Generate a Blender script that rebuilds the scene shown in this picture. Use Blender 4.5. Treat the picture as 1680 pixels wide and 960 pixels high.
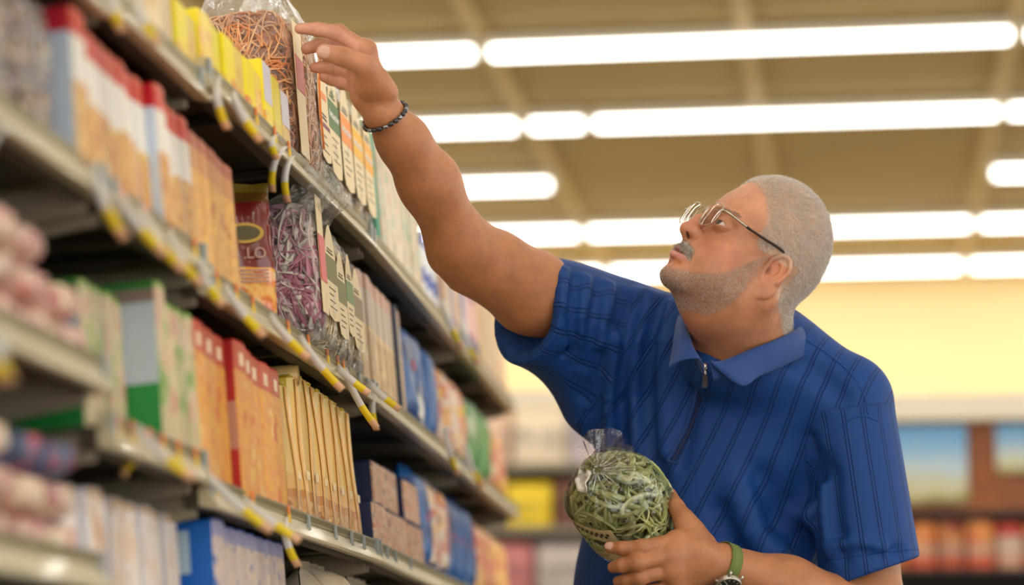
import bpy, bmesh, math, random
import numpy as np
from mathutils import Vector, Matrix

# ------------------------------------------------------------------ camera, world, lights, exposure
SC = bpy.context.scene
for o in list(bpy.data.objects):
    bpy.data.objects.remove(o)
COL = SC.collection
F_PX = 3967.0                                   # focal length in pixels of the 1680 x 960 frame (85 mm on 36 mm)
_a = np.array([571.0, 708.0, F_PX]); _a /= np.linalg.norm(_a)          # aisle direction seen by the camera
_l = np.array([1.0, -0.0204, 0.0]); _l[2] = -(_a[0] + _a[1] * _l[1]) / _a[2]; _l /= np.linalg.norm(_l)
_d = np.cross(_a, _l)
CAM_M = np.array([_l, _a, -_d])                 # camera (right, down, forward) -> world (across, along the aisle, up)
CAM_C = np.array([0.0, 0.0, 0.87])

cam_data = bpy.data.cameras.new('camera')
cam_data.sensor_width = 36.0
cam_data.lens = 36.0 * F_PX / 1680.0
cam_data.clip_start = 0.05
cam_data.clip_end = 200
cam_data.dof.use_dof = True
cam_data.dof.focus_distance = 3.42
cam_data.dof.aperture_fstop = 1.95
cam = bpy.data.objects.new('camera', cam_data)
COL.objects.link(cam)
_r, _dn, _f = CAM_M[:, 0], CAM_M[:, 1], CAM_M[:, 2]
cam.matrix_world = Matrix(((_r[0], -_dn[0], -_f[0], CAM_C[0]), (_r[1], -_dn[1], -_f[1], CAM_C[1]),
                           (_r[2], -_dn[2], -_f[2], CAM_C[2]), (0, 0, 0, 1)))
SC.camera = cam

world = bpy.data.worlds.new('store_air'); SC.world = world
world.use_nodes = True
world.node_tree.nodes['Background'].inputs[0].default_value = (1.0, 0.97, 0.92, 1)
world.node_tree.nodes['Background'].inputs[1].default_value = 1.25
LAMP_STRENGTH = 5.0                             # radiance of the fluorescent strips on the ceiling
WALL_FILL_STRENGTH = 3.2                             # unseen lamps added on the far cases to brighten the yellow wall

SC.view_settings.view_transform = 'Standard'
SC.view_settings.look = 'None'
SC.view_settings.gamma = 1
SC.view_settings.use_curve_mapping = False
SC.view_settings.exposure = 0.95
try:
    SC.cycles.use_denoising = True
    SC.cycles.max_bounces = 10
    SC.cycles.transparent_max_bounces = 24
    SC.cycles.caustics_reflective = False
    SC.cycles.caustics_refractive = False
    SC.cycles.sample_clamp_indirect = 6.0
except Exception:
    pass
RNG = random.Random(7)
NR = np.random.default_rng(11)


def at(px, py, d):
    """World point whose photograph pixel is (px, py) at distance d along the lens axis."""
    return CAM_M @ (np.array([(px - 840) / F_PX, (py - 480) / F_PX, 1.0]) * d) + CAM_C


# ------------------------------------------------------------------ helpers: materials
def srgb(r, g, b):
    def c(v):
        v = v / 255.0
        return v / 12.92 if v <= 0.04045 else ((v + 0.055) / 1.055) ** 2.4
    return (c(r), c(g), c(b), 1.0)


MATS = {}


def mat(name, col, rough=0.6, metal=0.0, spec=0.5, noise=0.0, nscale=30.0, bump=0.0, bscale=200.0, sheen=0.0, coat=0.0):
    if name in MATS:
        return MATS[name]
    m = bpy.data.materials.new(name); m.use_nodes = True
    nt = m.node_tree; b = nt.nodes['Principled BSDF']
    b.inputs['Base Color'].default_value = col
    b.inputs['Roughness'].default_value = rough
    b.inputs['Metallic'].default_value = metal
    b.inputs['Specular IOR Level'].default_value = spec
    if sheen: b.inputs['Sheen Weight'].default_value = sheen
    if coat: b.inputs['Coat Weight'].default_value = coat
    tc = nt.nodes.new('ShaderNodeTexCoord')
    if noise:
        n = nt.nodes.new('ShaderNodeTexNoise'); n.inputs['Scale'].default_value = nscale; n.inputs['Detail'].default_value = 4
        nt.links.new(tc.outputs['Object'], n.inputs['Vector'])
        mx = nt.nodes.new('ShaderNodeMix'); mx.data_type = 'RGBA'; mx.blend_type = 'MULTIPLY'
        mx.inputs[0].default_value = 1.0
        cr = nt.nodes.new('ShaderNodeValToRGB')
        cr.color_ramp.elements[0].position = 0.3; cr.color_ramp.elements[0].color = (1 - noise,) * 3 + (1,)
        cr.color_ramp.elements[1].position = 0.7; cr.color_ramp.elements[1].color = (1, 1, 1, 1)
        nt.links.new(n.outputs['Fac'], cr.inputs[0])
        mx.inputs[6].default_value = col
        nt.links.new(cr.outputs[0], mx.inputs[7])
        nt.links.new(mx.outputs[2], b.inputs['Base Color'])
    if bump:
        n2 = nt.nodes.new('ShaderNodeTexNoise'); n2.inputs['Scale'].default_value = bscale; n2.inputs['Detail'].default_value = 3
        nt.links.new(tc.outputs['Object'], n2.inputs['Vector'])
        bp = nt.nodes.new('ShaderNodeBump'); bp.inputs['Strength'].default_value = bump; bp.inputs['Distance'].default_value = 0.002
        nt.links.new(n2.outputs['Fac'], bp.inputs['Height'])
        nt.links.new(bp.outputs[0], b.inputs['Normal'])
    MATS[name] = m
    return m


def print_mat(name, bands, pict=None, psc=22.0, rough=0.42, pzone=(0.0, 0.0), stripes=None, coat=0.0, axis=2):
    """Printed card or foil: colour bands by height (generated coordinates), and a mottled picture between pzone."""
    if name in MATS:
        return MATS[name]
    m = bpy.data.materials.new(name); m.use_nodes = True
    nt = m.node_tree; N = nt.nodes.new; L = nt.links.new
    b = nt.nodes['Principled BSDF']; b.inputs['Roughness'].default_value = rough
    if coat: b.inputs['Coat Weight'].default_value = coat
    tc = N('ShaderNodeTexCoord'); sp = N('ShaderNodeSeparateXYZ'); L(tc.outputs['Generated'], sp.inputs[0])
    cr = N('ShaderNodeValToRGB'); cr.color_ramp.interpolation = 'CONSTANT'
    el = cr.color_ramp.elements
    while len(el) > 1: el.remove(el[-1])
    el[0].position = bands[0][0]; el[0].color = bands[0][1]
    for p, c in bands[1:]:
        e = el.new(p); e.color = c
    L(sp.outputs[axis], cr.inputs[0])
    out = cr.outputs[0]
    info = N('ShaderNodeObjectInfo')
    if pict:
        add = N('ShaderNodeVectorMath'); add.operation = 'ADD'
        mul = N('ShaderNodeMath'); mul.operation = 'MULTIPLY'; mul.inputs[1].default_value = 37.0
        L(info.outputs['Random'], mul.inputs[0])
        L(tc.outputs['Object'], add.inputs[0]); L(mul.outputs[0], add.inputs[1])
        no = N('ShaderNodeTexNoise'); no.inputs['Scale'].default_value = psc; no.inputs['Detail'].default_value = 3
        L(add.outputs[0], no.inputs['Vector'])
        pr = N('ShaderNodeValToRGB'); pe = pr.color_ramp.elements
        while len(pe) > 1: pe.remove(pe[-1])
        n = len(pict)
        for i, c in enumerate(pict):
            pos = 0.32 + 0.36 * i / max(1, n - 1)
            if i == 0: pe[0].position = pos; pe[0].color = c
            else:
                e = pe.new(pos); e.color = c
        L(no.outputs['Fac'], pr.inputs[0])
        g = N('ShaderNodeMath'); g.operation = 'GREATER_THAN'; g.inputs[1].default_value = pzone[0]; L(sp.outputs[axis], g.inputs[0])
        l2 = N('ShaderNodeMath'); l2.operation = 'LESS_THAN'; l2.inputs[1].default_value = pzone[1]; L(sp.outputs[axis], l2.inputs[0])
        mm = N('ShaderNodeMath'); mm.operation = 'MULTIPLY'; L(g.outputs[0], mm.inputs[0]); L(l2.outputs[0], mm.inputs[1])
        mx = N('ShaderNodeMix'); mx.data_type = 'RGBA'; L(mm.outputs[0], mx.inputs[0]); L(out, mx.inputs[6]); L(pr.outputs[0], mx.inputs[7])
        out = mx.outputs[2]
    hs = N('ShaderNodeHueSaturation')
    mr = N('ShaderNodeMapRange'); mr.inputs[3].default_value = 0.78; mr.inputs[4].default_value = 1.1
    L(info.outputs['Random'], mr.inputs[0]); L(mr.outputs[0], hs.inputs['Value']); L(out, hs.inputs['Color'])
    L(hs.outputs[0], b.inputs['Base Color'])
    MATS[name] = m
    return m


def film_mat(name='clear_film', tint=(0.96, 0.97, 0.97, 1), base=0.03, gloss=0.45, wr=0.5, wscale=28.0, rough=0.10, milky=0.0):
    """Thin clear packaging film: mostly see-through, glossier at grazing angles, with crumpled highlights."""
    if name in MATS:
        return MATS[name]
    m = bpy.data.materials.new(name); m.use_nodes = True
    nt = m.node_tree; N = nt.nodes.new; L = nt.links.new
    nt.nodes.remove(nt.nodes['Principled BSDF'])
    out = nt.nodes['Material Output']
    tr = N('ShaderNodeBsdfTransparent'); tr.inputs[0].default_value = tint
    gl = N('ShaderNodeBsdfGlossy'); gl.inputs['Roughness'].default_value = rough; gl.inputs[0].default_value = (1, 1, 1, 1)
    lw = N('ShaderNodeLayerWeight'); lw.inputs[0].default_value = 0.35
    tc = N('ShaderNodeTexCoord'); no = N('ShaderNodeTexNoise'); no.inputs['Scale'].default_value = wscale; no.inputs['Detail'].default_value = 2
    L(tc.outputs['Object'], no.inputs['Vector'])
    bp = N('ShaderNodeBump'); bp.inputs['Strength'].default_value = wr; bp.inputs['Distance'].default_value = 0.02
    L(no.outputs['Fac'], bp.inputs['Height']); L(bp.outputs[0], gl.inputs['Normal']); L(bp.outputs[0], lw.inputs['Normal'])
    mr = N('ShaderNodeMapRange'); mr.inputs[3].default_value = base; mr.inputs[4].default_value = gloss
    L(lw.outputs['Fresnel'], mr.inputs[0])
    mx = N('ShaderNodeMixShader'); L(mr.outputs[0], mx.inputs[0]); L(tr.outputs[0], mx.inputs[1]); L(gl.outputs[0], mx.inputs[2])
    res = mx.outputs[0]
    if milky:                                   # creased film scatters some white light
        df = N('ShaderNodeBsdfTranslucent'); df.inputs[0].default_value = (0.9, 0.9, 0.9, 1)
        d2 = N('ShaderNodeBsdfDiffuse'); d2.inputs[0].default_value = (0.9, 0.9, 0.9, 1)
        ms = N('ShaderNodeMixShader'); L(df.outputs[0], ms.inputs[1]); L(d2.outputs[0], ms.inputs[2])
        mm = N('ShaderNodeMixShader'); mm.inputs[0].default_value = milky; L(res, mm.inputs[1]); L(ms.outputs[0], mm.inputs[2]); res = mm.outputs[0]
    L(res, out.inputs[0])
    MATS[name] = m
    return m


def emis(name, col, s):
    m = bpy.data.materials.new(name); m.use_nodes = True
    nt = m.node_tree; nt.nodes.remove(nt.nodes['Principled BSDF'])
    e = nt.nodes.new('ShaderNodeEmission'); e.inputs[0].default_value = col; e.inputs[1].default_value = s
    nt.links.new(e.outputs[0], nt.nodes['Material Output'].inputs[0])
    return m


# ------------------------------------------------------------------ helpers: meshes and objects
def mesh_of(name, V, F, mats=(), mi=None, smooth=False):
    me = bpy.data.meshes.new(name)
    me.from_pydata([tuple(map(float, v)) for v in V], [], [tuple(map(int, f)) for f in F])
    for m in mats: me.materials.append(m)
    if mi is not None: me.polygons.foreach_set('material_index', np.asarray(mi, dtype=np.int32))
    if smooth: me.polygons.foreach_set('use_smooth', np.ones(len(me.polygons), dtype=bool))
    me.update()
    return me


def np_mesh(name, V, Q, mats=(), smooth=True, mi=None):
    """Fast mesh from numpy vertices and quads (or triangles)."""
    V = np.asarray(V, dtype=np.float32); Q = np.asarray(Q, dtype=np.int32)
    me = bpy.data.meshes.new(name); k = Q.shape[1]
    me.vertices.add(len(V)); me.vertices.foreach_set('co', V.ravel())
    me.loops.add(Q.size); me.loops.foreach_set('vertex_index', Q.ravel())
    me.polygons.add(len(Q)); me.polygons.foreach_set('loop_start', np.arange(0, Q.size, k, dtype=np.int32))
    for m in mats: me.materials.append(m)
    if mi is not None: me.polygons.foreach_set('material_index', np.asarray(mi, dtype=np.int32))
    if smooth: me.polygons.foreach_set('use_smooth', np.ones(len(Q), dtype=bool))
    me.update(calc_edges=True)
    return me


def link(name, me, parent=None, loc=None, rot=None):
    o = bpy.data.objects.new(name, me); COL.objects.link(o)
    if loc is not None: o.location = tuple(map(float, loc))
    if rot is not None: o.rotation_euler = rot
    if parent is not None: o.parent = parent
    return o


def empty(name, loc=(0, 0, 0), rot=(0, 0, 0), parent=None):
    o = bpy.data.objects.new(name, None); COL.objects.link(o)
    o.location = tuple(map(float, loc)); o.rotation_euler = rot; o.empty_display_size = 0.05
    if parent is not None: o.parent = parent
    return o


def tag(o, label=None, cat=None, group=None, kind=None):
    if label: o['label'] = label
    if cat: o['category'] = cat
    if group: o['group'] = group
    if kind: o['kind'] = kind
    return o


def copy_tree(o, parent=None):
    c = o.copy(); COL.objects.link(c)
    if parent is not None: c.parent = parent
    for ch in o.children: copy_tree(ch, c)
    return c


def box_geo(x0, x1, y0, y1, z0, z1, bev=0.0):
    """Vertices and faces of a box with chamfered edges."""
    if bev <= 0:
        V = [(x, y, z) for x in (x0, x1) for y in (y0, y1) for z in (z0, z1)]
        return V, [(0, 1, 3, 2), (4, 6, 7, 5), (0, 4, 5, 1), (2, 3, 7, 6), (0, 2, 6, 4), (1, 5, 7, 3)]
    bm = bmesh.new()
    bmesh.ops.create_cube(bm, size=1)
    bmesh.ops.scale(bm, vec=(x1 - x0, y1 - y0, z1 - z0), verts=bm.verts)
    bmesh.ops.translate(bm, vec=((x0 + x1) / 2, (y0 + y1) / 2, (z0 + z1) / 2), verts=bm.verts)
    bmesh.ops.bevel(bm, geom=list(bm.edges), offset=bev, segments=1, affect='EDGES')
    bm.verts.index_update()
    V = [v.co[:] for v in bm.verts]; F = [[v.index for v in f.verts] for f in bm.faces]
    bm.free()
    return V, F


def merge(*parts):
    V, F = [], []
    for v, f in parts:
        n = len(V); V += list(v); F += [[i + n for i in q] for q in f]
    return V, F


def tube_geo(pts, r, n=8, cap=True, flat=1.0):
    """Tube along points; r a number or one radius per point."""
    P = np.asarray(pts, float); m = len(P)
    R = np.full(m, r) if np.isscalar(r) else np.asarray(r, float)
    T = np.gradient(P, axis=0); T /= np.linalg.norm(T, axis=1)[:, None] + 1e-12
    up = np.array([0, 0, 1.0]) if abs(T[0][2]) < 0.9 else np.array([1.0, 0, 0])
    V, F = [], []
    nrm = np.cross(T[0], up); nrm /= np.linalg.norm(nrm)
    for i in range(m):
        nrm = nrm - T[i] * np.dot(nrm, T[i]); nrm /= np.linalg.norm(nrm) + 1e-12
        bn = np.cross(T[i], nrm)
        for k in range(n):
            a = 2 * math.pi * k / n
            V.append(P[i] + R[i] * (math.cos(a) * nrm + flat * math.sin(a) * bn))
    for i in range(m - 1):
        for k in range(n):
            F.append((i * n + k, i * n + (k + 1) % n, (i + 1) * n + (k + 1) % n, (i + 1) * n + k))
    if cap:
        F.append(tuple(range(n - 1, -1, -1))); F.append(tuple((m - 1) * n + k for k in range(n)))
    return V, F


def spline(pts, n, closed=False):
    """Catmull-Rom through the points, n samples."""
    P = np.asarray(pts, float); m = len(P)
    t = np.linspace(0, m if closed else m - 1, n, endpoint=not closed)
    i = np.floor(t).astype(int)
    if not closed: i = np.clip(i, 0, m - 2)
    u = (t - i)[:, None]
    g = (lambda k: P[k % m]) if closed else (lambda k: P[np.clip(k, 0, m - 1)])
    p0, p1, p2, p3 = g(i - 1), g(i), g(i + 1), g(i + 2)
    return 0.5 * (2 * p1 + (p2 - p0) * u + (2 * p0 - 5 * p1 + 4 * p2 - p3) * u ** 2 + (3 * p1 - p0 - 3 * p2 + p3) * u ** 3)


def text_geo(s, size, bold=0.0):
    """Flat mesh of lettering in the built-in font, centred at the origin, in the local XY plane."""
    cu = bpy.data.curves.new('lettering', 'FONT'); cu.body = s; cu.size = size; cu.align_x = 'CENTER'; cu.align_y = 'CENTER'
    cu.offset = bold; cu.extrude = 0.0002; cu.resolution_u = 3
    o = bpy.data.objects.new('lettering', cu); COL.objects.link(o)
    bpy.context.view_layer.update()
    me = bpy.data.meshes.new_from_object(o.evaluated_get(bpy.context.evaluated_depsgraph_get()))
    V = [v.co[:] for v in me.vertices]; F = [list(p.vertices) for p in me.polygons]
    bpy.data.objects.remove(o); bpy.data.curves.remove(cu); bpy.data.meshes.remove(me)
    return V, F

# ------------------------------------------------------------------ the store: shell
H_CEIL, Y_WALL = 3.95, 17.1
m_ceil = mat('ceiling_tan', srgb(176, 150, 88), 0.9, noise=0.12, nscale=1.4, bump=0.2, bscale=60)
m_rail = mat('ceiling_rail_tan', srgb(205, 180, 118), 0.7)
m_wall = mat('wall_yellow', srgb(247, 222, 168), 0.85, noise=0.04, nscale=2)
m_wall2 = mat('wall_cream', srgb(236, 222, 190), 0.85, noise=0.05, nscale=2)
m_floor = mat('floor_tile', srgb(150, 140, 124), 0.25, noise=0.1, nscale=1.2)


def slab(name, x0, x1, y0, y1, z0, z1, m, kind=None, parent=None, bev=0.0):
    V, F = box_geo(x0, x1, y0, y1, z0, z1, bev)
    o = link(name, mesh_of(name, V, F, [m]), parent)
    if kind: o['kind'] = kind
    return o


slab('floor', -9, 9, -6, Y_WALL, -0.06, 0.0, m_floor, 'structure')
ceil_ob = slab('ceiling', -9, 9, -6, Y_WALL, H_CEIL + 0.06, H_CEIL + 0.12, m_ceil, 'structure')
slab('wall_back', -9, 9, Y_WALL, Y_WALL + 0.1, 0, H_CEIL + 0.12, m_wall, 'structure')
k = 0
for i in range(-6, 8):                          # long rails of the ceiling grid, running down the store
    x = -1.68 + 1.22 * i
    V, F = box_geo(x - 0.03, x + 0.03, -6, Y_WALL, H_CEIL + 0.035, H_CEIL + 0.06, 0.004)
    link('ceiling_rail', mesh_of('ceiling_rail', V, F, [m_rail]), ceil_ob)

m_lamp = emis('lamp_diffuser', (1.0, 0.965, 0.88, 1), LAMP_STRENGTH)
m_housing = mat('lamp_housing', srgb(235, 230, 215), 0.5)


def lamp_meshes(length):
    V, F = box_geo(0.02, length - 0.02, -0.045, 0.045, -0.045, -0.010, 0.012)
    d = mesh_of('lamp_diffuser', V, F, [m_lamp])
    a = box_geo(0, 0.022, -0.048, 0.048, -0.047, 0.035, 0.004)
    b = box_geo(length - 0.022, length, -0.048, 0.048, -0.047, 0.035, 0.004)
    c = box_geo(0.02, length - 0.02, -0.05, 0.05, -0.014, 0.035, 0.004)
    V, F = merge(a, b, c)
    return d, mesh_of('lamp_housing', V, F, [m_housing])


LM = {2.40: lamp_meshes(2.40), 0.31: lamp_meshes(0.31), 2.08: lamp_meshes(2.08)}
ROWS = [16.33 - 1.405 * i for i in range(16)]
ROWN = ['first', 'second', 'third', 'fourth', 'fifth', 'sixth', 'seventh', 'eighth', 'ninth', 'tenth', 'eleventh', 'twelfth',
        'thirteenth', 'fourteenth', 'fifteenth', 'sixteenth']
COLN = {-2: 'second bay to the left', -1: 'left bay', 0: 'bay behind the man', 1: 'right bay', 2: 'second bay to the right'}


def add_lamp(x, y, ln, label):
    r = empty('strip_light', (x, y, H_CEIL))
    tag(r, label, 'ceiling light', 'fluorescent strip lights in rows')
    d, h = LM[ln]
    link('diffuser', d, r); link('housing', h, r)
    return r


for ri, y in enumerate(ROWS):
    for c in (-2, -1, 0, 1, 2):
        x = -1.67 + 2.44 * c
        if ri == 2 and c == 0: continue         # one row has a gap here
        if ri == 3 and c == 0:
            add_lamp(x + 0.02, y, 0.31, 'very short fluorescent strip light in the fourth row from the yellow wall')
            add_lamp(x + 0.36, y, 2.08, 'shortened fluorescent strip light beside the very short one, fourth row from the wall')
            continue
        add_lamp(x + 0.02, y, 2.40, 'fluorescent strip light, %s row from the yellow wall, %s' % (ROWN[ri], COLN[c]))

# ------------------------------------------------------------------ shelf run on the left of the aisle
LEAN = math.radians(5.5)
m_steel = mat('shelf_steel_taupe', srgb(150, 140, 118), 0.45, noise=0.08, nscale=9)
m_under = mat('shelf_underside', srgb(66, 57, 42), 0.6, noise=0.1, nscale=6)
m_rail2 = mat('price_rail_cream', srgb(206, 196, 162), 0.35, noise=0.07, nscale=14, coat=0.3)
m_rail3 = mat('price_rail_olive', srgb(122, 114, 82), 0.4, noise=0.1, nscale=20)
m_clip = mat('rail_clip_grey', srgb(150, 158, 160), 0.3)
m_back = mat('gondola_back', srgb(62, 54, 42), 0.75)
m_mark = mat('marker_yellow', srgb(238, 196, 20), 0.5)
m_markr = mat('marker_orange', srgb(232, 130, 60), 0.5)

# shelf lips: (bay, level) -> (x of lip, z of lip top); bays along y
XL = {1: -0.743, 2: -0.734, 3: -0.726, 4: -0.722}
BAYS = {0: (0.95, 2.275), 1: (2.285, 2.652), 2: (2.660, 3.645), 3: (3.653, 4.646), 4: (4.654, 5.50)}
ZL = {0: {1: 1.606, 2: 1.414, 3: 1.222, 4: 1.030, 5: 0.80}, 1: {1: 1.617, 2: 1.408, 3: 1.170, 4: 0.91},
      2: {1: 1.636, 2: 1.389, 3: 1.145, 4: 0.90}, 3: {1: 1.636, 2: 1.389, 3: 1.145, 4: 0.90},
      4: {1: 1.636, 2: 1.389, 3: 1.145, 4: 0.90}}
YJ, DXB, DZB = 3.649, -0.0213, -0.0127


def bay_of(y):
    for b, (y0, y1) in BAYS.items():
        if y < y1 + 0.004: return b
    return 4


def lip(level, y, bay=None):
    """Front edge of a shelf: x, z of the lip top, and the small yaw of the farther bays."""
    b = bay_of(y) if bay is None else bay
    x, z = XL.get(level, -0.724), ZL[b][level]
    if b >= 3:
        return x + DXB * (y - YJ), z + DZB * (y - YJ), -DXB
    return x, z, 0.0


def on_shelf(o, level, y, dx=0.0, dz=0.0, bay=None, turn=0.0, lean=0.0):
    """Stand a product on a shelf: its origin is the bottom middle of its front face; dx > 0 pushes it back."""
    if o.name.split('.')[0].endswith(('carton', '_box')) and 'navy' not in o.name:      # hand-stocked rows are never quite even
        dx += RNG.uniform(-0.0015, 0.004); turn += math.radians(RNG.uniform(-1.2, 1.2))
    x, z, yaw = lip(level, y, bay)
    ct, st = math.cos(LEAN), math.sin(LEAN)
    px, pz = -0.006 - dx, -0.010 + dz
    o.location = (x + px * ct - pz * st, y, z + px * st + pz * ct)
    o.rotation_mode = 'XYZ'
    R = Matrix.Rotation(yaw, 3, 'Z') @ Matrix.Rotation(-(LEAN + lean), 3, 'Y') @ Matrix.Rotation(turn, 3, 'Z')
    o.rotation_euler = R.to_euler()
    return o


SHELF_LABEL = {1: 'top', 2: 'second from top', 3: 'third from top', 4: 'fourth from top', 5: 'lowest'}
BAY_LABEL = {0: 'nearest bay holding bean bags', 1: 'narrow bay with white-topped cartons', 2: 'bay with yellow packets',
             3: 'bay with navy cartons', 4: 'farthest bay of the run'}
SHELVES = {}


def make_shelf(bay, level):
    y0, y1 = BAYS[bay]; L = y1 - y0; ym = (y0 + y1) / 2
    x, z, yaw = lip(level, ym, bay)
    r = empty('store_shelf', (x, ym, z), (0, 0, 0))
    r.rotation_euler = (Matrix.Rotation(yaw, 3, 'Z') @ Matrix.Rotation(-LEAN, 3, 'Y')
                        @ Matrix.Rotation((-DZB if bay >= 3 else 0) * -1.0, 3, 'X')).to_euler()
    tag(r, 'taupe shelf with price rail, %s in the %s' % (SHELF_LABEL[level], BAY_LABEL[bay]), 'shelf', 'shelves of the left shelf run')
    h = L / 2
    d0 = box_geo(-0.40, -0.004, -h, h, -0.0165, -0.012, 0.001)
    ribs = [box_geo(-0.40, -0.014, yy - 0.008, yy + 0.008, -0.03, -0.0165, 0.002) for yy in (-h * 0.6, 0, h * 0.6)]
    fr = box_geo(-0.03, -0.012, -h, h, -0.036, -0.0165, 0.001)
    V, F = merge(d0, fr, *ribs)
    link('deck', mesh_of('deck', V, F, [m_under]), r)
    # price rail: top fence, groove and slanted ticket face, extruded along the bay
    prof = [(-0.013, 0.0), (-0.003, 0.0005), (0.0, -0.003), (-0.001, -0.0105), (-0.0045, -0.0125), (-0.003, -0.0145),
            (0.008, -0.0345), (0.0075, -0.038), (0.004, -0.0385), (-0.008, -0.036), (-0.013, -0.034)]
    n = len(prof); V = [(px, yy, pz) for yy in (-h, h) for px, pz in prof]
    F = [(i, (i + 1) % n, n + (i + 1) % n, n + i) for i in range(n)] + [tuple(range(n)), tuple(range(2 * n - 1, n - 1, -1))]
    F = [f[::-1] for f in F]
    mi = [1, 1, 1, 0, 0, 0, 0, 0, 0, 0, 0, 0, 0]
    rail = link('price_rail', mesh_of('price_rail', V, F, [m_rail2, m_rail3], mi), r)
    for s in (-1, 1):                           # sloping brackets under both ends
        yy = s * (h - 0.012)
        P = [(-0.40, -0.017), (-0.02, -0.017), (-0.02, -0.046), (-0.30, -0.075), (-0.40, -0.075)]
        V = [(px, yy + t, pz) for t in (-0.004, 0.004) for px, pz in P]
        F = [(4, 3, 2, 1, 0), (5, 6, 7, 8, 9)] + [(i, (i + 1) % 5, 5 + (i + 1) % 5, 5 + i) for i in range(5)]
        link('bracket', mesh_of('bracket', V, F, [m_steel]), r)
        V, F = box_geo(-0.006, 0.0035, yy - 0.005, yy + 0.005, -0.036, 0.001, 0.001)
        link('rail_clip', mesh_of('rail_clip', V, F, [m_clip]), r)
    SHELVES[(bay, level)] = (r, rail, ym)
    return r


for b in BAYS:
    for lv in ZL[b]: make_shelf(b, lv)

_cm = {}


def rail_bit(bay, level, y, kind):
    """Small clear clip or yellow ticket flag riding on a price rail."""
    r, rail, ym = SHELVES[(bay, level)]
    if kind not in _cm:
        if kind == 'flag':
            V, F = merge(box_geo(0.000, 0.0018, -0.005, 0.005, -0.012, -0.001), box_geo(0.0005, 0.0022, -0.0045, 0.0045, -0.026, -0.012))
            _cm[kind] = mesh_of('ticket_flag', V, F, [m_markr, m_mark], [0] * 6 + [1] * 6)
        else:
            V, F = box_geo(-0.0005, 0.004, -0.0035, 0.0035, -0.024, -0.004, 0.001)
            _cm[kind] = mesh_of('clear_clip', V, F, [m_clip])
    o = link('ticket_flag' if kind == 'flag' else 'clear_clip', _cm[kind], rail)
    o.location = (0, y - ym, 0)


for y in (2.70, 2.79, 2.87, 3.06, 3.18, 3.30, 3.37, 3.41): rail_bit(2, 2, y, 'flag')
for y in (2.69, 2.86, 3.05): rail_bit(2, 3, y, 'flag')
for y in (3.52, 3.58): rail_bit(2, 2, y, 'clip')
for y in (3.16, 3.33, 3.44, 3.53): rail_bit(2, 3, y, 'clip')
for y in (3.72, 3.80, 3.95): rail_bit(3, 3, y, 'clip')
for y in (2.90, 3.00, 3.08): rail_bit(2, 1, y, 'flag')
for y in (2.31, 2.36, 2.42, 2.47, 2.53, 2.60): rail_bit(1, 3, y, 'flag')
for y in (2.33, 2.41, 2.50, 2.6): rail_bit(1, 2, y, 'flag')

# back panels, uprights and plinth of the run
gon = empty('gondola_frame', (-1.185, 3.2, 0))
tag(gon, 'dark metal back panels and uprights carrying the left-hand store shelves', 'shelving frame')
for b, (y0, y1) in BAYS.items():
    slab('back_panel', -0.02, 0.0, y0 - 3.2 + 0.004, y1 - 3.2 - 0.004, 0.02, 1.70, m_back, parent=gon)
    slab('kick_plinth', 0.0, 0.40, y0 - 3.2 + 0.004, y1 - 3.2 - 0.004, 0.0, 0.14, m_steel, parent=gon)
    slab('base_deck', 0.0, 0.45, y0 - 3.2 + 0.004, y1 - 3.2 - 0.004, 0.142, 0.165, m_under, parent=gon)
for y in (0.94, 2.28, 2.656, 3.649, 4.65, 5.505):
    slab('upright', 0.0, 0.018, y - 3.2 - 0.0035, y - 3.2 + 0.0035, 0.17, 1.70, m_steel, parent=gon)

# ------------------------------------------------------------------ hanging shelf tags
m_tagw = mat('tag_white', srgb(226, 224, 222), 0.45)
m_tagy = mat('tag_yellow', srgb(243, 214, 30), 0.45)
m_tago = mat('tag_tip_peach', srgb(240, 190, 150), 0.45)
TAGN = 0


def shelf_tag(level, p0, p1, d0, dd=0.0, w=0.0105, curl=0.014):
    """A paper strip clipped to a price rail, hanging out and down: white, then yellow, with a peach tip."""
    a, b = np.array(at(p0[0], p0[1], d0)), np.array(at(p1[0], p1[1], d0 + dd))
    a[0] += 0.004
    n = 9; ts = np.linspace(0, 1, n)
    ax = (b - a); ln = np.linalg.norm(ax); ax /= ln
    side = np.cross(ax, np.array([-0.25, -0.95, 0.1])); side /= np.linalg.norm(side)
    nrm = np.cross(side, ax)
    V, F, mi = [], [], []
    for t in ts:
        c = a + (b - a) * t + nrm * curl * 4 * t * (1 - t)
        for s in (-1, 1):
            for th in (-0.0003, 0.0003): V.append(c + side * s * w / 2 + nrm * th - a)
    for i in range(n - 1):
        q = i * 4
        m_ = 0 if ts[i] < 0.62 else (1 if ts[i] < 0.86 else 2)
        for f in ((q, q + 2, q + 6, q + 4), (q + 1, q + 5, q + 7, q + 3), (q, q + 4, q + 5, q + 1), (q + 2, q + 3, q + 7, q + 6)):
            F.append(f); mi.append(m_)
    F += [(0, 1, 3, 2), (4 * n - 4, 4 * n - 2, 4 * n - 1, 4 * n - 3)]; mi += [0, 2]
    o = link('shelf_tag', mesh_of('shelf_tag', V, F, [m_tagw, m_tagy, m_tago], mi, True), loc=a)
    where = {1: 'top shelf', 2: 'second shelf', 3: 'third shelf'}[level]
    tag(o, 'white paper tag with yellow end on the %s edge' % where, 'shelf tag', 'strip tags on the %s' % where)


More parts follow.
